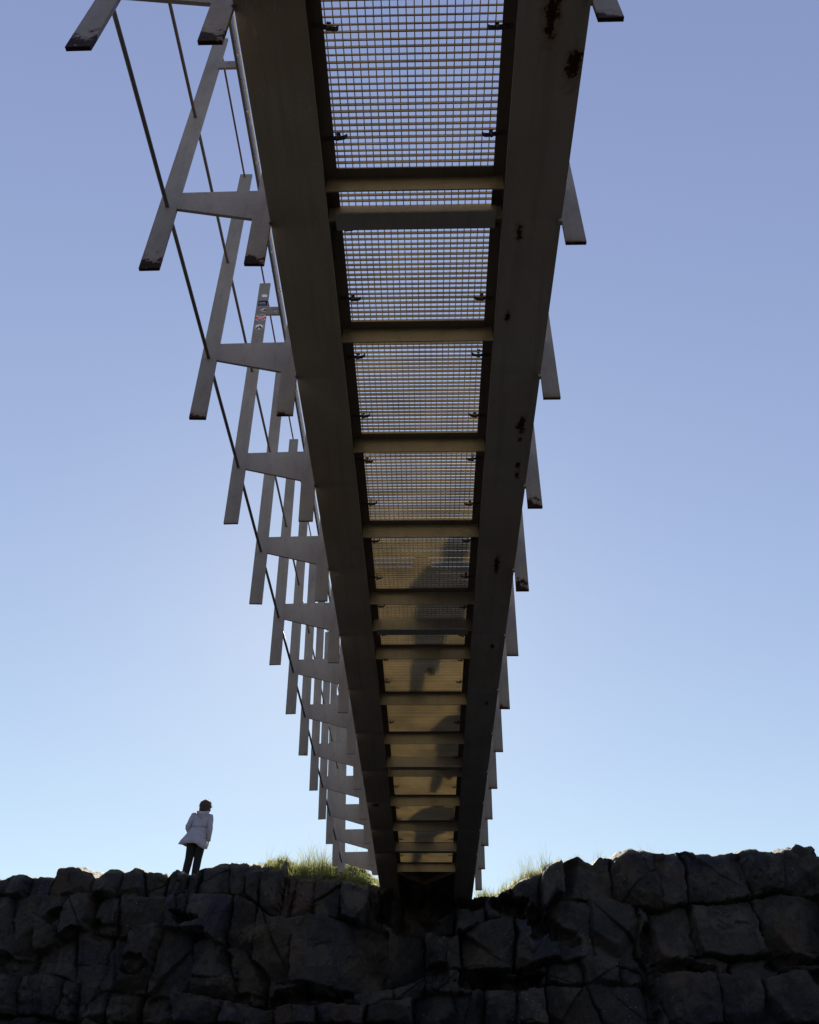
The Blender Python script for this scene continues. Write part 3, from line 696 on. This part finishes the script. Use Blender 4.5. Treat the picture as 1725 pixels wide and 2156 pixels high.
m = MB(); thick(m, -1.609, 2.562, 0.030, 0.024, 1, 9); thick(m, -1.592, 2.548, 0.012, 0.012, 1, 7, -0.0092, -0.0101)
tag(m.build('sticker', SM, P3), 'torn white paper sticker')
m = MB(); m.box(-1.655, -1.563, -0.0100, -0.0092, 2.398, 2.478, 0)
for zz_, L_ in ((2.447, (-1.644, 9)), (2.424, (-1.647, 10))):      # two lines of lettering too small to read
    x_ = L_[0]
    for _ in range(L_[1]):
        wd_ = rnd.uniform(0.0035, 0.0060); hh_ = rnd.uniform(0.0026, 0.0042); rect(m, x_, x_+wd_, zz_-hh_, zz_+hh_, Y1, 1); x_ += wd_*0.8+0.0032
tag(m.build('sticker', SM, P3), 'navy rectangular sticker with two lines of tiny white lettering')
m = MB(); thick(m, -1.572, 2.325, 0.047, 0.030, 1); disc(m, -1.572, 2.325, 0.043, 0.027, Y1, 4, rin=0.86)
m.add([(-1.612, Y1, 2.312), (-1.59, Y1, 2.318), (-1.585, Y1, 2.336), (-1.56, Y1, 2.343), (-1.545, Y1, 2.330), (-1.534, Y1, 2.328), (-1.538, Y1, 2.312), (-1.57, Y1, 2.307)], [tuple(range(8))], 4)
tag(m.build('sticker', SM, P3), 'oval white sticker with dark drawing')
m = MB(); thick(m, -1.600, 2.200, 0.052, 0.056, 1, 30); disc(m, -1.600, 2.200, 0.047, 0.051, Y1, 3)
rect(m, -1.652, -1.548, 2.178, 2.222, Y2, 2); rect(m, -1.652, -1.548, 2.172, 2.178, Y2, 1); rect(m, -1.652, -1.548, 2.222, 2.228, Y2, 1)
text_into(m, 'TOUR', -1.600, 2.211, 0.026, Y3, 1, 1.3); text_into(m, 'FAT', -1.600, 2.188, 0.025, Y3, 1, 1.25); text_into(m, '*', -1.600, 2.243, 0.03, Y2, 1)
tag(m.build('sticker', SM, P3), 'red and blue sticker reading TOUR FAT')
m = MB(); thick(m, -1.596, 2.056, 0.043, 0.043, 1); disc(m, -1.596, 2.056, 0.040, 0.040, Y1, 4); disc(m, -1.596, 2.056, 0.035, 0.035, Y2, 1)
m.add([(-1.622, Y3, 2.035), (-1.61, Y3, 2.056), (-1.598, Y3, 2.060), (-1.592, Y3, 2.080), (-1.582, Y3, 2.062), (-1.572, Y3, 2.045), (-1.585, Y3, 2.038), (-1.60, Y3, 2.043)], [tuple(range(8))], 4)
disc(m, -1.612, 2.036, 0.011, 0.011, Y3-0.0004, 4, 14); disc(m, -1.578, 2.037, 0.011, 0.011, Y3-0.0004, 4, 14)
tag(m.build('sticker', SM, P3), 'round black and white sticker with small picture')
m = MB(); thick(m, -1.459, 2.298, 0.020, 0.017, 1, 24, -0.0122, -0.0130); disc(m, -1.459, 2.298, 0.017, 0.014, -0.0134, 4, rin=0.75); rect(m, -1.472, -1.446, 2.294, 2.302, -0.0134, 4)
tag(m.build('sticker', SM, P3), 'small oval sticker on the bracket')
P7 = frames[6]
m = MB(); m.box(-1.632, -1.545, -0.0100, -0.0092, 2.05, 2.13, 0); m.add([(-1.612, Y1, 2.117), (-1.565, Y1, 2.121), (-1.568, Y1, 2.104), (-1.590, Y1, 2.097), (-1.612, Y1, 2.102)], [(0, 1, 2, 3, 4)], 1); m.add([(-1.610, Y1, 2.084), (-1.590, Y1, 2.078), (-1.564, Y1, 2.086), (-1.570, Y1, 2.064), (-1.608, Y1, 2.060)], [(0, 1, 2, 3, 4)], 1)
tag(m.build('sticker', SM, P7), 'dark blue sticker with two pale shapes')

# ---------------------------------------------------------------- people
M_skin = simple('skin', (0.42, 0.25, 0.18), 0.55, 0, 0.08, 12)
M_hair = simple('hair_brown', (0.034, 0.016, 0.009), 0.8, 0, 0.5, 60)
M_coat = simple('lilac_grey_coat', (0.26, 0.245, 0.31), 0.85, 0, 0.10, 9, 0.01)
M_pants = simple('black_trousers', (0.004, 0.004, 0.005), 1.0, 0, 0.2, 20)
M_eye = simple('eye_dark', (0.02, 0.015, 0.01), 0.2)
M_shoe = simple('shoe_black', (0.018, 0.017, 0.018), 0.6, 0, 0.2, 20)

def lerp(a, b, t): return tuple(a[i]+(b[i]-a[i])*t for i in range(3))
def make_person(loc, rotz, H, J, label, coat, pants, hair_mat, shoe, long_coat=False, strands=0, group=None, backpack=None):
    """J: joints in metres for a 1.70 m figure, x to the right hand, y forwards"""
    s = H/1.70
    root = empty('person', loc); root.rotation_euler = (0, 0, rotz); root.scale = (s, s, s)
    tag(root, label, 'person', group)
    V = []; E = []; R = []
    def add(p, r, par=None, r2=None):
        V.append(p); R.append((r, r2 if r2 else r)); i = len(V)-1
        if par is not None: E.append((par, i))
        return i
    pel = add(J['pelvis'], 0.125, None, 0.10)
    bel = add(J['belly'], 0.115, pel, 0.09); che = add(J['chest'], 0.13, bel, 0.10)
    nb = add(J['neckbase'], 0.065, che); nk = add(J['neck'], 0.05, nb)
    hb = J['head']; fy = J.get('facing', (0, 1, 0))
    hd0 = add((hb[0], hb[1]+0.01, hb[2]-0.045), 0.066, nk); hd = add(hb, 0.088, hd0, 0.082); add((hb[0], hb[1]-0.005, hb[2]+0.06), 0.068, hd)
    add((hb[0]+fy[0]*0.105, hb[1]+fy[1]*0.105, hb[2]-0.018), 0.012, hd0)
    hands = {}
    for sd in ('L', 'R'):
        sg = -1 if sd == 'L' else 1
        add((hb[0]+sg*0.082*fy[1], hb[1]-sg*0.082*fy[0]-0.005, hb[2]-0.01), 0.013, hd)
        sh = add(J['sh'+sd], 0.055, che); el = add(J['el'+sd], 0.038, sh); wr = add(J['wr'+sd], 0.026, el)
        d = (Vector(J['wr'+sd])-Vector(J['el'+sd])).normalized()
        side = d.cross(Vector((sg, 0.001, 0))).normalized(); fr = side if side.y >= 0 else -side
        pm = Vector(J['wr'+sd])+d*0.055; pa = add(tuple(pm), 0.030, wr, 0.018)
        inn = Vector((-sg, 0, 0))
        for q, L in zip((-0.024, -0.008, 0.008, 0.024), (0.062, 0.074, 0.070, 0.054)):
            b = pm + fr*(-q) + d*0.030; f0 = add(tuple(b), 0.0095, pa); m1 = b + d*L*0.5 + inn*0.006; f1 = add(tuple(m1), 0.0085, f0)
            add(tuple(m1+(d*0.8+inn*0.5).normalized()*L*0.5), 0.0075, f1)
        tb = Vector(J['wr'+sd])+d*0.035+fr*0.030; t0 = add(tuple(tb), 0.011, pa); add(tuple(tb+(d+fr*0.6+inn*0.3).normalized()*0.045), 0.009, t0)
        hp = add(J['hip'+sd], 0.085, pel); kn = add(J['kn'+sd], 0.052, hp); an = add(J['an'+sd], 0.034, kn)
        add(J['toe'+sd], 0.030, an, 0.022)
    me = bpy.data.meshes.new('body'); me.from_pydata(V, E, []); me.materials.append(M_skin)
    ob = bpy.data.objects.new('body', me); COL.objects.link(ob); ob.parent = root
    md = ob.modifiers.new('skin', 'SKIN'); md.use_smooth_shade = True
    sv = me.skin_vertices[0].data
    for i, r in enumerate(R): sv[i].radius = (r[0]*0.92, r[1]*0.92)
    sv[0].use_root = True
    ss_ = ob.modifiers.new('sub', 'SUBSURF'); ss_.levels = 1; ss_.render_levels = 1
    # trousers
    m = MB()
    for sd in ('L', 'R'):
        h, k, a = J['hip'+sd], J['kn'+sd], J['an'+sd]; hp = (h[0], h[1], h[2]+0.05)
        hem = lerp(k, a, 0.99)
        path = [hp, h, lerp(h, k, 0.35), lerp(h, k, 0.7), k, lerp(k, a, 0.3), lerp(k, a, 0.65), hem]
        m.tube(path, [0.09, 0.112, 0.108, 0.094, 0.084, 0.084, 0.078, 0.074], 14)
    P = J['pelvis']
    m.rings([[(P[0]+rx*math.cos(a), P[1]+ry*math.sin(a), z) for a in [2*math.pi*i/16 for i in range(16)]] for z, rx, ry in ((P[2]-0.10, 0.10, 0.09), (P[2]-0.05, 0.165, 0.125), (P[2]+0.05, 0.16, 0.125), (P[2]+0.13, 0.145, 0.11))])
    m.build('trousers', pants, root, smooth=True)
    # shoes
    for sd in ('L', 'R'):
        a, t = Vector(J['an'+sd]), Vector(J['toe'+sd]); d = (t-a); hd_ = Vector((d.x, d.y, 0)).normalized(); 
        dn = d.normalized(); upv = Vector((0, 0, 1)); sv_ = hd_.cross(upv).normalized(); un = sv_.cross(dn).normalized()
        if un.z < 0: un = -un
        m = MB(); rg = []
        base = a - un*0.0
        for f, wd, hh in ((-0.075, 0.018, 0.04), (-0.06, 0.034, 0.075), (0.0, 0.038, 0.09), (0.06, 0.043, 0.06), (0.12, 0.047, 0.045), (0.165, 0.036, 0.034), (0.185, 0.016, 0.022)):
            c = a + dn*f
            floor = c - un*0.055
            rg.append([floor + sv_*wd*math.cos(q)*(1 if math.sin(q) < 0.2 else 0.85) + un*(hh*0.5+hh*0.5*math.sin(q)) for q in [2*math.pi*i/14 for i in range(14)]])
        m.rings(rg); m.build('shoe', shoe, root, smooth=True)
    # coat or jacket: torso, sleeves
    m = MB(); N = 36
    for z, cx_, cy_, rx, ry, fl_ in J['coat']:
        pass
    rg = []
    for z, cx_, cy_, rx, ry, fl_ in J['coat']:
        r_ = []
        for i in range(N):
            a = 2*math.pi*i/N
            wv = 1 + fl_*(0.10*math.sin(a*5+z*3)+0.07*math.sin(a*9+1.3)+0.04*math.sin(a*14))
            ex_ = 0.0
            if long_coat and math.cos(a) < 0: ex_ = -J.get('flare', 0)*fl_*(-math.cos(a))**2
            r_.append((cx_+rx*wv*math.cos(a)+ex_, cy_+ry*wv*math.sin(a), z + fl_*J.get('hemtilt', 0)*math.cos(a)+fl_*0.02*math.sin(a*3)))
        rg.append(r_)
    m.rings(rg, True, False)
    for sd in ('L', 'R'):
        S_, E_, W_ = J['sh'+sd], J['el'+sd], J['wr'+sd]
        sg = -1 if sd == 'L' else 1
        path = [(S_[0]-sg*0.05, S_[1], S_[2]+0.015), S_, lerp(S_, E_, 0.3), lerp(S_, E_, 0.7), lerp(S_, E_, 0.93), lerp(E_, W_, 0.08), lerp(E_, W_, 0.35), lerp(E_, W_, 0.7), lerp(E_, W_, 0.98)]
        f = 1.0
        m.tube(path, [0.06, 0.070, 0.068, 0.059, 0.062, 0.059, 0.055, 0.048, 0.047], 14)
    co = m.build('coat' if long_coat else 'jacket', coat, root, smooth=True)
    so_ = co.modifiers.new('thickness', 'SOLIDIFY'); so_.thickness = 0.006; so_.offset = -1
    if long_coat:
        # hood lying on the back, waist seam
        m = MB(); nbp = J['neckbase']
        rg = []
        for i in range(15):
            a = math.pi*(-0.10+1.2*i/14); c = (nbp[0]-0.115*math.cos(a), nbp[1]-0.02-0.105*math.sin(a), nbp[2]+0.045-0.085*math.sin(a))
            rr = 0.018+0.030*math.sin(math.pi*min(max((i)/14, 0), 1))
            rg.append([(c[0]-rr*0.9*math.cos(q)*math.cos(a), c[1]-rr*0.9*math.cos(q)*math.sin(a), c[2]+rr*1.25*math.sin(q)) for q in [2*math.pi*j/10 for j in range(10)]])
        m.rings(rg)
        rg = []
        for t, wd, dp in ((0, 0.115, 0.10), (0.3, 0.12, 0.125), (0.6, 0.105, 0.135), (0.85, 0.075, 0.125), (1.0, 0.03, 0.11)):
            z = nbp[2]+0.05-0.17*t
            rg.append([(nbp[0]+wd*math.cos(q), nbp[1]-0.02-dp*(0.35+0.65*math.sin(q)) if True else 0, z-0.03*math.sin(q)) for q in [math.pi*j/12 for j in range(13)]])
        m.rings(rg, False, False)
        ho = m.build('hood', coat, co, smooth=True); q_ = ho.modifiers.new('thickness', 'SOLIDIFY'); q_.thickness = 0.01
        m = MB(); zz_ = 1.10; rr_ = [r for r in J['coat']]
        m.tube([(0.196*math.cos(a)+0.0, -0.137*abs(math.sin(a))-0.012, 1.125+0.01*math.cos(a)) for a in [math.pi*(0.12+0.76*i/12) for i in range(13)]], 0.006, 6)
        m.build('waist_seam', coat, co, smooth=True)
    # hair
    m = MB(); rg = []
    hz = hb[2]+0.02
    for t in range(9):
        ph = math.pi*(0.02+0.70*t/8); r0 = (0.128 if strands else 0.112)*math.sin(ph)*(1.0 if t < 6 else 1.05)
        rg.append([(hb[0]+r0*math.cos(q)*(1+0.09*math.sin(q*7+t)+0.05*math.sin(q*13)), hb[1]-0.02*fy[1]-0.02+r0*1.08*math.sin(q)*(0.62 if (math.sin(q)*fy[1] > 0.35 and t > 3) else 1)*(1+0.05*math.sin(q*9+2*t)), hz+0.118*math.cos(ph)) for q in [2*math.pi*j/24 for j in range(24)]])
    if strands:
        for t in range(1, 4):
            r0 = (0, 0.127, 0.121, 0.108)[t]
            rg.append([(hb[0]+r0*math.cos(q)*(1+0.06*math.sin(q*7+t)+0.05*math.sin(q*11)), hb[1]-0.032+r0*math.sin(q)*(0.95 if math.sin(q) < 0 else 0.45), hz-0.062-0.028*t+0.010*math.sin(q*6)) for q in [2*math.pi*j/24 for j in range(24)]])
    m.rings(rg)
    R2 = random.Random(5)
    for _ in range(strands):
        a = R2.uniform(0, 2*math.pi); ph = R2.uniform(0.05, 2.0); d = Vector((math.sin(ph)*math.cos(a), math.sin(ph)*math.sin(a), math.cos(ph)))
        p0 = Vector((hb[0], hb[1]-0.02, hz)) + d*0.108
        L = R2.uniform(0.015, 0.045); p1 = p0+d*L*0.5+Vector((R2.uniform(-.02, .03), R2.uniform(-.02, .02), R2.uniform(-.03, .02))); p2 = p1+d*L*0.3+Vector((R2.uniform(-.02, .03), 0, -0.02))
        m.tube([p0, p1, p2], [0.004, 0.003, 0.001], 4)
    m.build('hair', hair_mat, root, smooth=True)
    for sg in (-1, 1):
        m = MB(); c = (hb[0]+sg*0.032*fy[1]+fy[0]*0.083, hb[1]+fy[1]*0.083-sg*0.032*fy[0], hb[2]+0.005)
        m.rings([[(c[0]+0.012*math.sin(p)*math.cos(q), c[1]+0.010*math.sin(p)*math.sin(q), c[2]+0.009*math.cos(p)) for q in [2*math.pi*j/8 for j in range(8)]] for p in (0.2, 0.8, 1.57, 2.3, 2.94)])
        m.build('eye', M_eye, root, smooth=True)
    if backpack:
        m = MB()
        m.rings([[(rx*math.copysign(abs(math.cos(q))**0.6, math.cos(q)), -0.235+ry*math.copysign(abs(math.sin(q))**0.6, math.sin(q)), z) for q in [2*math.pi*j/16 for j in range(16)]] for z, rx, ry in ((0.98, 0.10, 0.06), (1.02, 0.15, 0.09), (1.2, 0.15, 0.10), (1.36, 0.13, 0.08), (1.41, 0.08, 0.05))])
        b_ = m.build('backpack', backpack, None, smooth=True); b_.location = loc; b_.rotation_euler = (0, 0, rotz); b_.scale = (s, s, s)
        tag(b_, 'dark backpack worn by the walker nearest the camera on the deck', 'backpack')
    return root

jacket_rings = [(0.84, 0, 0, 0.240, 0.19, 0.35), (0.95, 0, 0, 0.245, 0.19, 0.15), (1.08, 0, 0, 0.240, 0.18, 0), (1.22, 0, 0, 0.250, 0.18, 0), (1.34, 0, 0, 0.235, 0.155, 0), (1.42, 0, 0, 0.165, 0.105, 0), (1.465, 0, 0, 0.09, 0.08, 0), (1.50, 0, 0.005, 0.068, 0.068, 0)]
def walk(step, back=0.0):
    """mid-stride: right foot forward, left foot behind"""
    return {'pelvis': (0, 0, 0.93), 'belly': (0, 0.0, 1.08), 'chest': (0, 0.01, 1.27), 'neckbase': (0, 0.01, 1.42), 'neck': (0, 0.02, 1.48), 'head': (0, 0.03, 1.59),
            'shL': (-0.185, 0, 1.385), 'shR': (0.185, 0, 1.385), 'elL': (-0.31, 0.05, 1.14), 'elR': (0.31, -0.08, 1.14), 'wrL': (-0.27, 0.22, 0.98), 'wrR': (0.33, -0.02, 0.90),
            'hipL': (-0.09, 0, 0.90), 'hipR': (0.09, 0, 0.90), 'knL': (-0.11, -0.02+back, 0.48), 'knR': (0.105, step*0.62, 0.52), 'anL': (-0.125, -step*0.5, 0.105), 'anR': (0.12, step*0.5, 0.085),
            'toeL': (-0.135, -step*0.5+0.125, 0.045), 'toeR': (0.135, step*0.5+0.14, 0.055), 'coat': jacket_rings}
def mirrored(J):
    o = dict(J)
    for k, v in J.items():
        if isinstance(v, tuple):
            k2 = k[:-1]+{'L': 'R', 'R': 'L'}[k[-1]] if k[-1] in 'LR' else k
            o[k2] = (-v[0], v[1], v[2])
    return o
stand = {'pelvis': (0, 0, 0.93), 'belly': (0.0, 0.0, 1.08), 'chest': (0.02, 0.0, 1.27), 'neckbase': (0.035, 0.0, 1.42), 'neck': (0.042, 0.015, 1.48), 'head': (0.055, 0.03, 1.585),
         'shL': (-0.155, 0, 1.385), 'shR': (0.205, 0, 1.365), 'elL': (-0.235, -0.05, 1.12), 'elR': (0.245, -0.04, 1.09), 'wrL': (-0.16, 0.10, 0.97), 'wrR': (0.235, 0.05, 0.86),
         'hipL': (-0.085, 0, 0.90), 'hipR': (0.09, 0, 0.90), 'knL': (-0.10, 0.02, 0.49), 'knR': (0.08, 0.03, 0.49), 'anL': (-0.12, -0.02, 0.08), 'anR': (0.08, 0.0, 0.08),
         'toeL': (-0.15, 0.13, 0.03), 'toeR': (0.11, 0.15, 0.03), 'flare': 0.10, 'hemtilt': -0.045,
         'coat': [(0.735, -0.03, 0.0, 0.245, 0.185, 1.0), (0.82, -0.03, 0, 0.235, 0.175, 0.75), (0.93, -0.02, 0, 0.212, 0.158, 0.4), (1.03, -0.01, 0, 0.19, 0.142, 0.15), (1.12, 0.0, 0, 0.175, 0.13, 0),
                  (1.24, 0.015, 0, 0.185, 0.135, 0), (1.34, 0.025, 0, 0.19, 0.128, 0), (1.41, 0.03, 0, 0.16, 0.10, 0), (1.455, 0.035, 0, 0.09, 0.078, 0), (1.50, 0.04, 0.0, 0.068, 0.066, 0)]}
px, ps = -4.95, 1.95
gz, gy = ground_z(px, ps)
WOMAN = make_person((px, gy, gz-0.025), math.radians(4), 1.69, stand, 'person in pale lilac hooded coat and black trousers standing on left cliff', M_coat, M_pants, M_hair, M_shoe, True, 240)
DK = 0.181
M_j1 = simple('jacket_charcoal', (0.03, 0.032, 0.04), 0.85); M_j2 = simple('jacket_navy', (0.02, 0.03, 0.06), 0.8); M_j3 = simple('jacket_black', (0.02, 0.02, 0.022), 0.8)
M_hair2 = simple('hair_dark', (0.015, 0.010, 0.008), 0.6)
for (x, y, rz_, H, st, lb, jm) in ((-0.07, 8.12, math.radians(172), 1.80, 0.46, 'dark walker on the grating deck nearest the camera, seen through the bars', M_j1),
                                   (0.165, 10.95, math.radians(176), 1.70, 0.50, 'middle dark walker on the grating deck, partly behind the right girder', M_j2),
                                   (-0.155, 13.9, math.radians(170), 1.78, 0.42, 'dark walker on the grating deck closest to the far cliff', M_j3)):
    make_person((x, y, zc(y)+DK), rz_, H, mirrored(walk(st)), lb, jm, M_pants, M_hair2, M_shoe, False, 0, 'people walking on the bridge deck')

# ---------------------------------------------------------------- grass
def grass_mat(name, ca, cb, trans=0.5):
    k = NT(name); o = k.obj(); nz = k.noise(5, 4, o); n2 = k.noise(60, 2, o)
    c = k.mix(k.ramp(nz.outputs['Fac'], [(0.35, 0.0), (0.65, 1.0)]), ca, cb)
    c = k.mix(k.ramp(n2.outputs['Fac'], [(0.5, 0.0), (0.7, 0.5)]), c, (0.34, 0.29, 0.15))
    k.l(c, k.b.inputs['Base Color']); k.b.inputs['Roughness'].default_value = 0.55
    tr = k.n('ShaderNodeBsdfTranslucent'); k.l(c, tr.inputs['Color'])
    mx = k.n('ShaderNodeMixShader'); mx.inputs[0].default_value = trans
    k.l(k.b.outputs[0], mx.inputs[1]); k.l(tr.outputs[0], mx.inputs[2]); k.l(mx.outputs[0], k.t.nodes['Material Output'].inputs[0])
    return k.m
M_gr = grass_mat('grass_blades', (0.055, 0.085, 0.016), (0.20, 0.19, 0.05), 0.6)
M_dry = grass_mat('dry_grass', (0.14, 0.12, 0.07), (0.22, 0.19, 0.12), 0.3)
M_lime = grass_mat('lime_plant', (0.12, 0.17, 0.02), (0.22, 0.24, 0.05), 0.6)
M_flower = simple('flower_white', (0.75, 0.75, 0.68), 0.5)
GR = random.Random(21)
def blade(m, p, L, lean, az, wd, droop=0.5):
    p = Vector(p); h = Vector((math.cos(az), math.sin(az), 0)); s_ = Vector((-math.sin(az+0.9), math.cos(az+0.9), 0))
    L_, R_ = [], []; q = p.copy(); ang = lean
    n = 5
    for i in range(n+1):
        t = i/n; ww = wd*(1-t**1.6)
        L_.append(q - s_*ww); R_.append(q + s_*ww)
        q = q + (Vector((0, 0, 1))*math.cos(ang)+h*math.sin(ang))*L/n
        ang += droop/n*(0.5+t)
    vs = L_+R_
    m.add(vs, [(i, i+1, n+2+i, n+1+i) for i in range(n)])
def field(m, x0, x1, s0, s1, cnt, lm, ls, wd=0.0022, env=None):
    i = 0
    cl_ = [(GR.uniform(x0, x1), GR.uniform(s0, s1), GR.uniform(0.6, 1.25)) for _ in range(max(6, cnt//40))]
    while i < cnt:
        if GR.random() < 0.7:
            c = GR.choice(cl_); x = c[0]+GR.gauss(0, 0.055); s_ = abs(c[1]+GR.gauss(0, 0.06)); f = c[2]; dirb = math.atan2(0.01, x-c[0])
        else: x = GR.uniform(x0, x1); s_ = GR.uniform(s0, s1); f = 0.7; dirb = GR.uniform(0, 6.28)
        if not (x0 <= x <= x1): continue
        e = env(x) if env else 1
        if e <= 0.02: i += 1; continue
        z, y = ground_z(x, s_)
        L = max(0.05, GR.gauss(lm, ls))*f*e
        blade(m, (x, y, z-0.02), L, GR.uniform(0.02, 0.55), dirb+GR.gauss(0, 1.0), wd*GR.uniform(0.7, 1.4), GR.uniform(0.2, 1.3)); i += 1
def env_l(x): return min(1, max(0.25, (x+3.35)/0.7)) * min(1, max(0.35, (-0.7-x)/0.7))
m = MB()
field(m, -3.3, -0.82, 0.0, 0.75, 2900, 0.16, 0.07, 0.0042, env_l)
field(m, -2.5, -1.2, 0.1, 0.6, 420, 0.42, 0.12, 0.0036)
for (x, n_, L) in ((-2.02, 40, 0.62), (-2.6, 10, 0.45), (-2.35, 16, 0.42), (-1.45, 18, 0.4), (-3.0, 8, 0.40), (-1.75, 14, 0.34)):
    for _ in range(n_):
        xx = x+GR.gauss(0, 0.05); z, y = ground_z(xx, 0.25+abs(GR.gauss(0, .08))); blade(m, (xx, y, z-0.02), L*GR.uniform(0.6, 1.1), GR.uniform(0.02, 0.40), GR.uniform(0, 6.28), 0.0034, GR.uniform(0.1, 0.9))
for _ in range(520):        # blades falling over the rock edge
    x = GR.uniform(-3.1, -0.9); z, y = ground_z(x, 0.03); blade(m, (x, y-0.02, z+0.02), GR.uniform(0.12, 0.30), GR.uniform(0.9, 1.6), -math.pi/2+GR.gauss(0, 0.8), 0.0022, GR.uniform(0.8, 1.8))
tag(m.build('grass', M_gr, None), 'backlit green grass along the rock rim left of the girders', kind='stuff')
m = MB()
def env_r(x): return min(1, max(0.0, (2.55-x)/0.8))
field(m, 0.86, 2.7, 0.0, 0.45, 1000, 0.14, 0.07, 0.0042, env_r)
field(m, 0.95, 2.2, 0.05, 0.5, 90, 0.40, 0.13, 0.0032)
for (x, n_, L) in ((1.75, 20, 0.55), (1.98, 14, 0.5), (1.35, 16, 0.42), (2.9, 10, 0.14), (3.14, 14, 0.22), (3.05, 6, 0.34), (3.9, 4, 0.26), (4.12, 4, 0.32), (4.45, 5, 0.28), (2.35, 6, 0.25), (-7.3, 3, 0.14), (-5.9, 3, 0.18), (-6.6, 5, 0.1), (5.6, 5, 0.08), (3.25, 16, 0.12), (3.35, 10, 0.10), (4.9, 8, 0.09), (-3.5, 14, 0.10), (-5.95, 8, 0.09), (6.2, 6, 0.1), (-4.2, 8, 0.07), (2.6, 24, 0.10), (2.75, 14, 0.12)):
    for _ in range(n_):
        xx = x+GR.gauss(0, 0.05); z, y = ground_z(xx, 0.06+abs(GR.gauss(0, .05))); blade(m, (xx, y, z-0.02), L*GR.uniform(0.5, 1.1), GR.uniform(0.05, 0.5), GR.uniform(0, 6.28), 0.0018, GR.uniform(0.1, 0.9))
tag(m.build('grass', M_gr, None), 'thin green grass growing up the rim slope right of the girders', kind='stuff')
m = MB()
for _ in range(210):
    x = -2.93+GR.gauss(0, 0.10); z = 3.02+GR.gauss(0, 0.05)
    i = int(np.searchsorted(xs, x)); y = float(np.interp(z, Zg[i], Yg[i]))
    blade(m, (x, y-0.05, z), GR.uniform(0.25, 0.62), GR.uniform(1.2, 1.9), -math.pi/2+GR.gauss(0, 0.55), 0.0022, GR.uniform(0.9, 1.5))
tag(m.build('grass_tuft', M_dry, None), 'dry pale grass tuft hanging from a crack in the left cliff', 'grass tuft')
m = MB()
for _ in range(900):
    x = -1.16+GR.gauss(0, 0.14); z, y = ground_z(x, max(0, GR.gauss(0.02, 0.08)))
    p = Vector((x, y-0.05-abs(GR.gauss(0, .05)), z+GR.gauss(0.03, 0.06))); a = GR.uniform(0, 6.28); l = GR.uniform(0.010, 0.024)
    d = Vector((math.cos(a), math.sin(a), GR.uniform(-.3, .9))).normalized(); sd = d.cross(Vector((0, 0.3, 1))).normalized()
    m.add([p, p+d*l*0.5+sd*l*0.3, p+d*l, p+d*l*0.5-sd*l*0.3], [(0, 1, 2, 3)], 0)
for _ in range(45):
    x = -1.19+GR.gauss(0, 0.13); z, y = ground_z(x, 0.02); p = Vector((x, y-0.07, z+0.10+GR.gauss(0, 0.03))); r = GR.uniform(0.005, 0.010)
    m.add([p+Vector((r, 0, 0)), p+Vector((0, -r, 0)), p+Vector((-r, 0, 0)), p+Vector((0, r, 0)), p+Vector((0, 0, r)), p-Vector((0, 0, r))], [(0,1,4),(1,2,4),(2,3,4),(3,0,4),(1,0,5),(2,1,5),(3,2,5),(0,3,5)], 1)
tag(m.build('leafy_plant', [M_lime, M_flower], None), 'yellow green leafy clump with white flowers beside the left girder foot', 'plant')
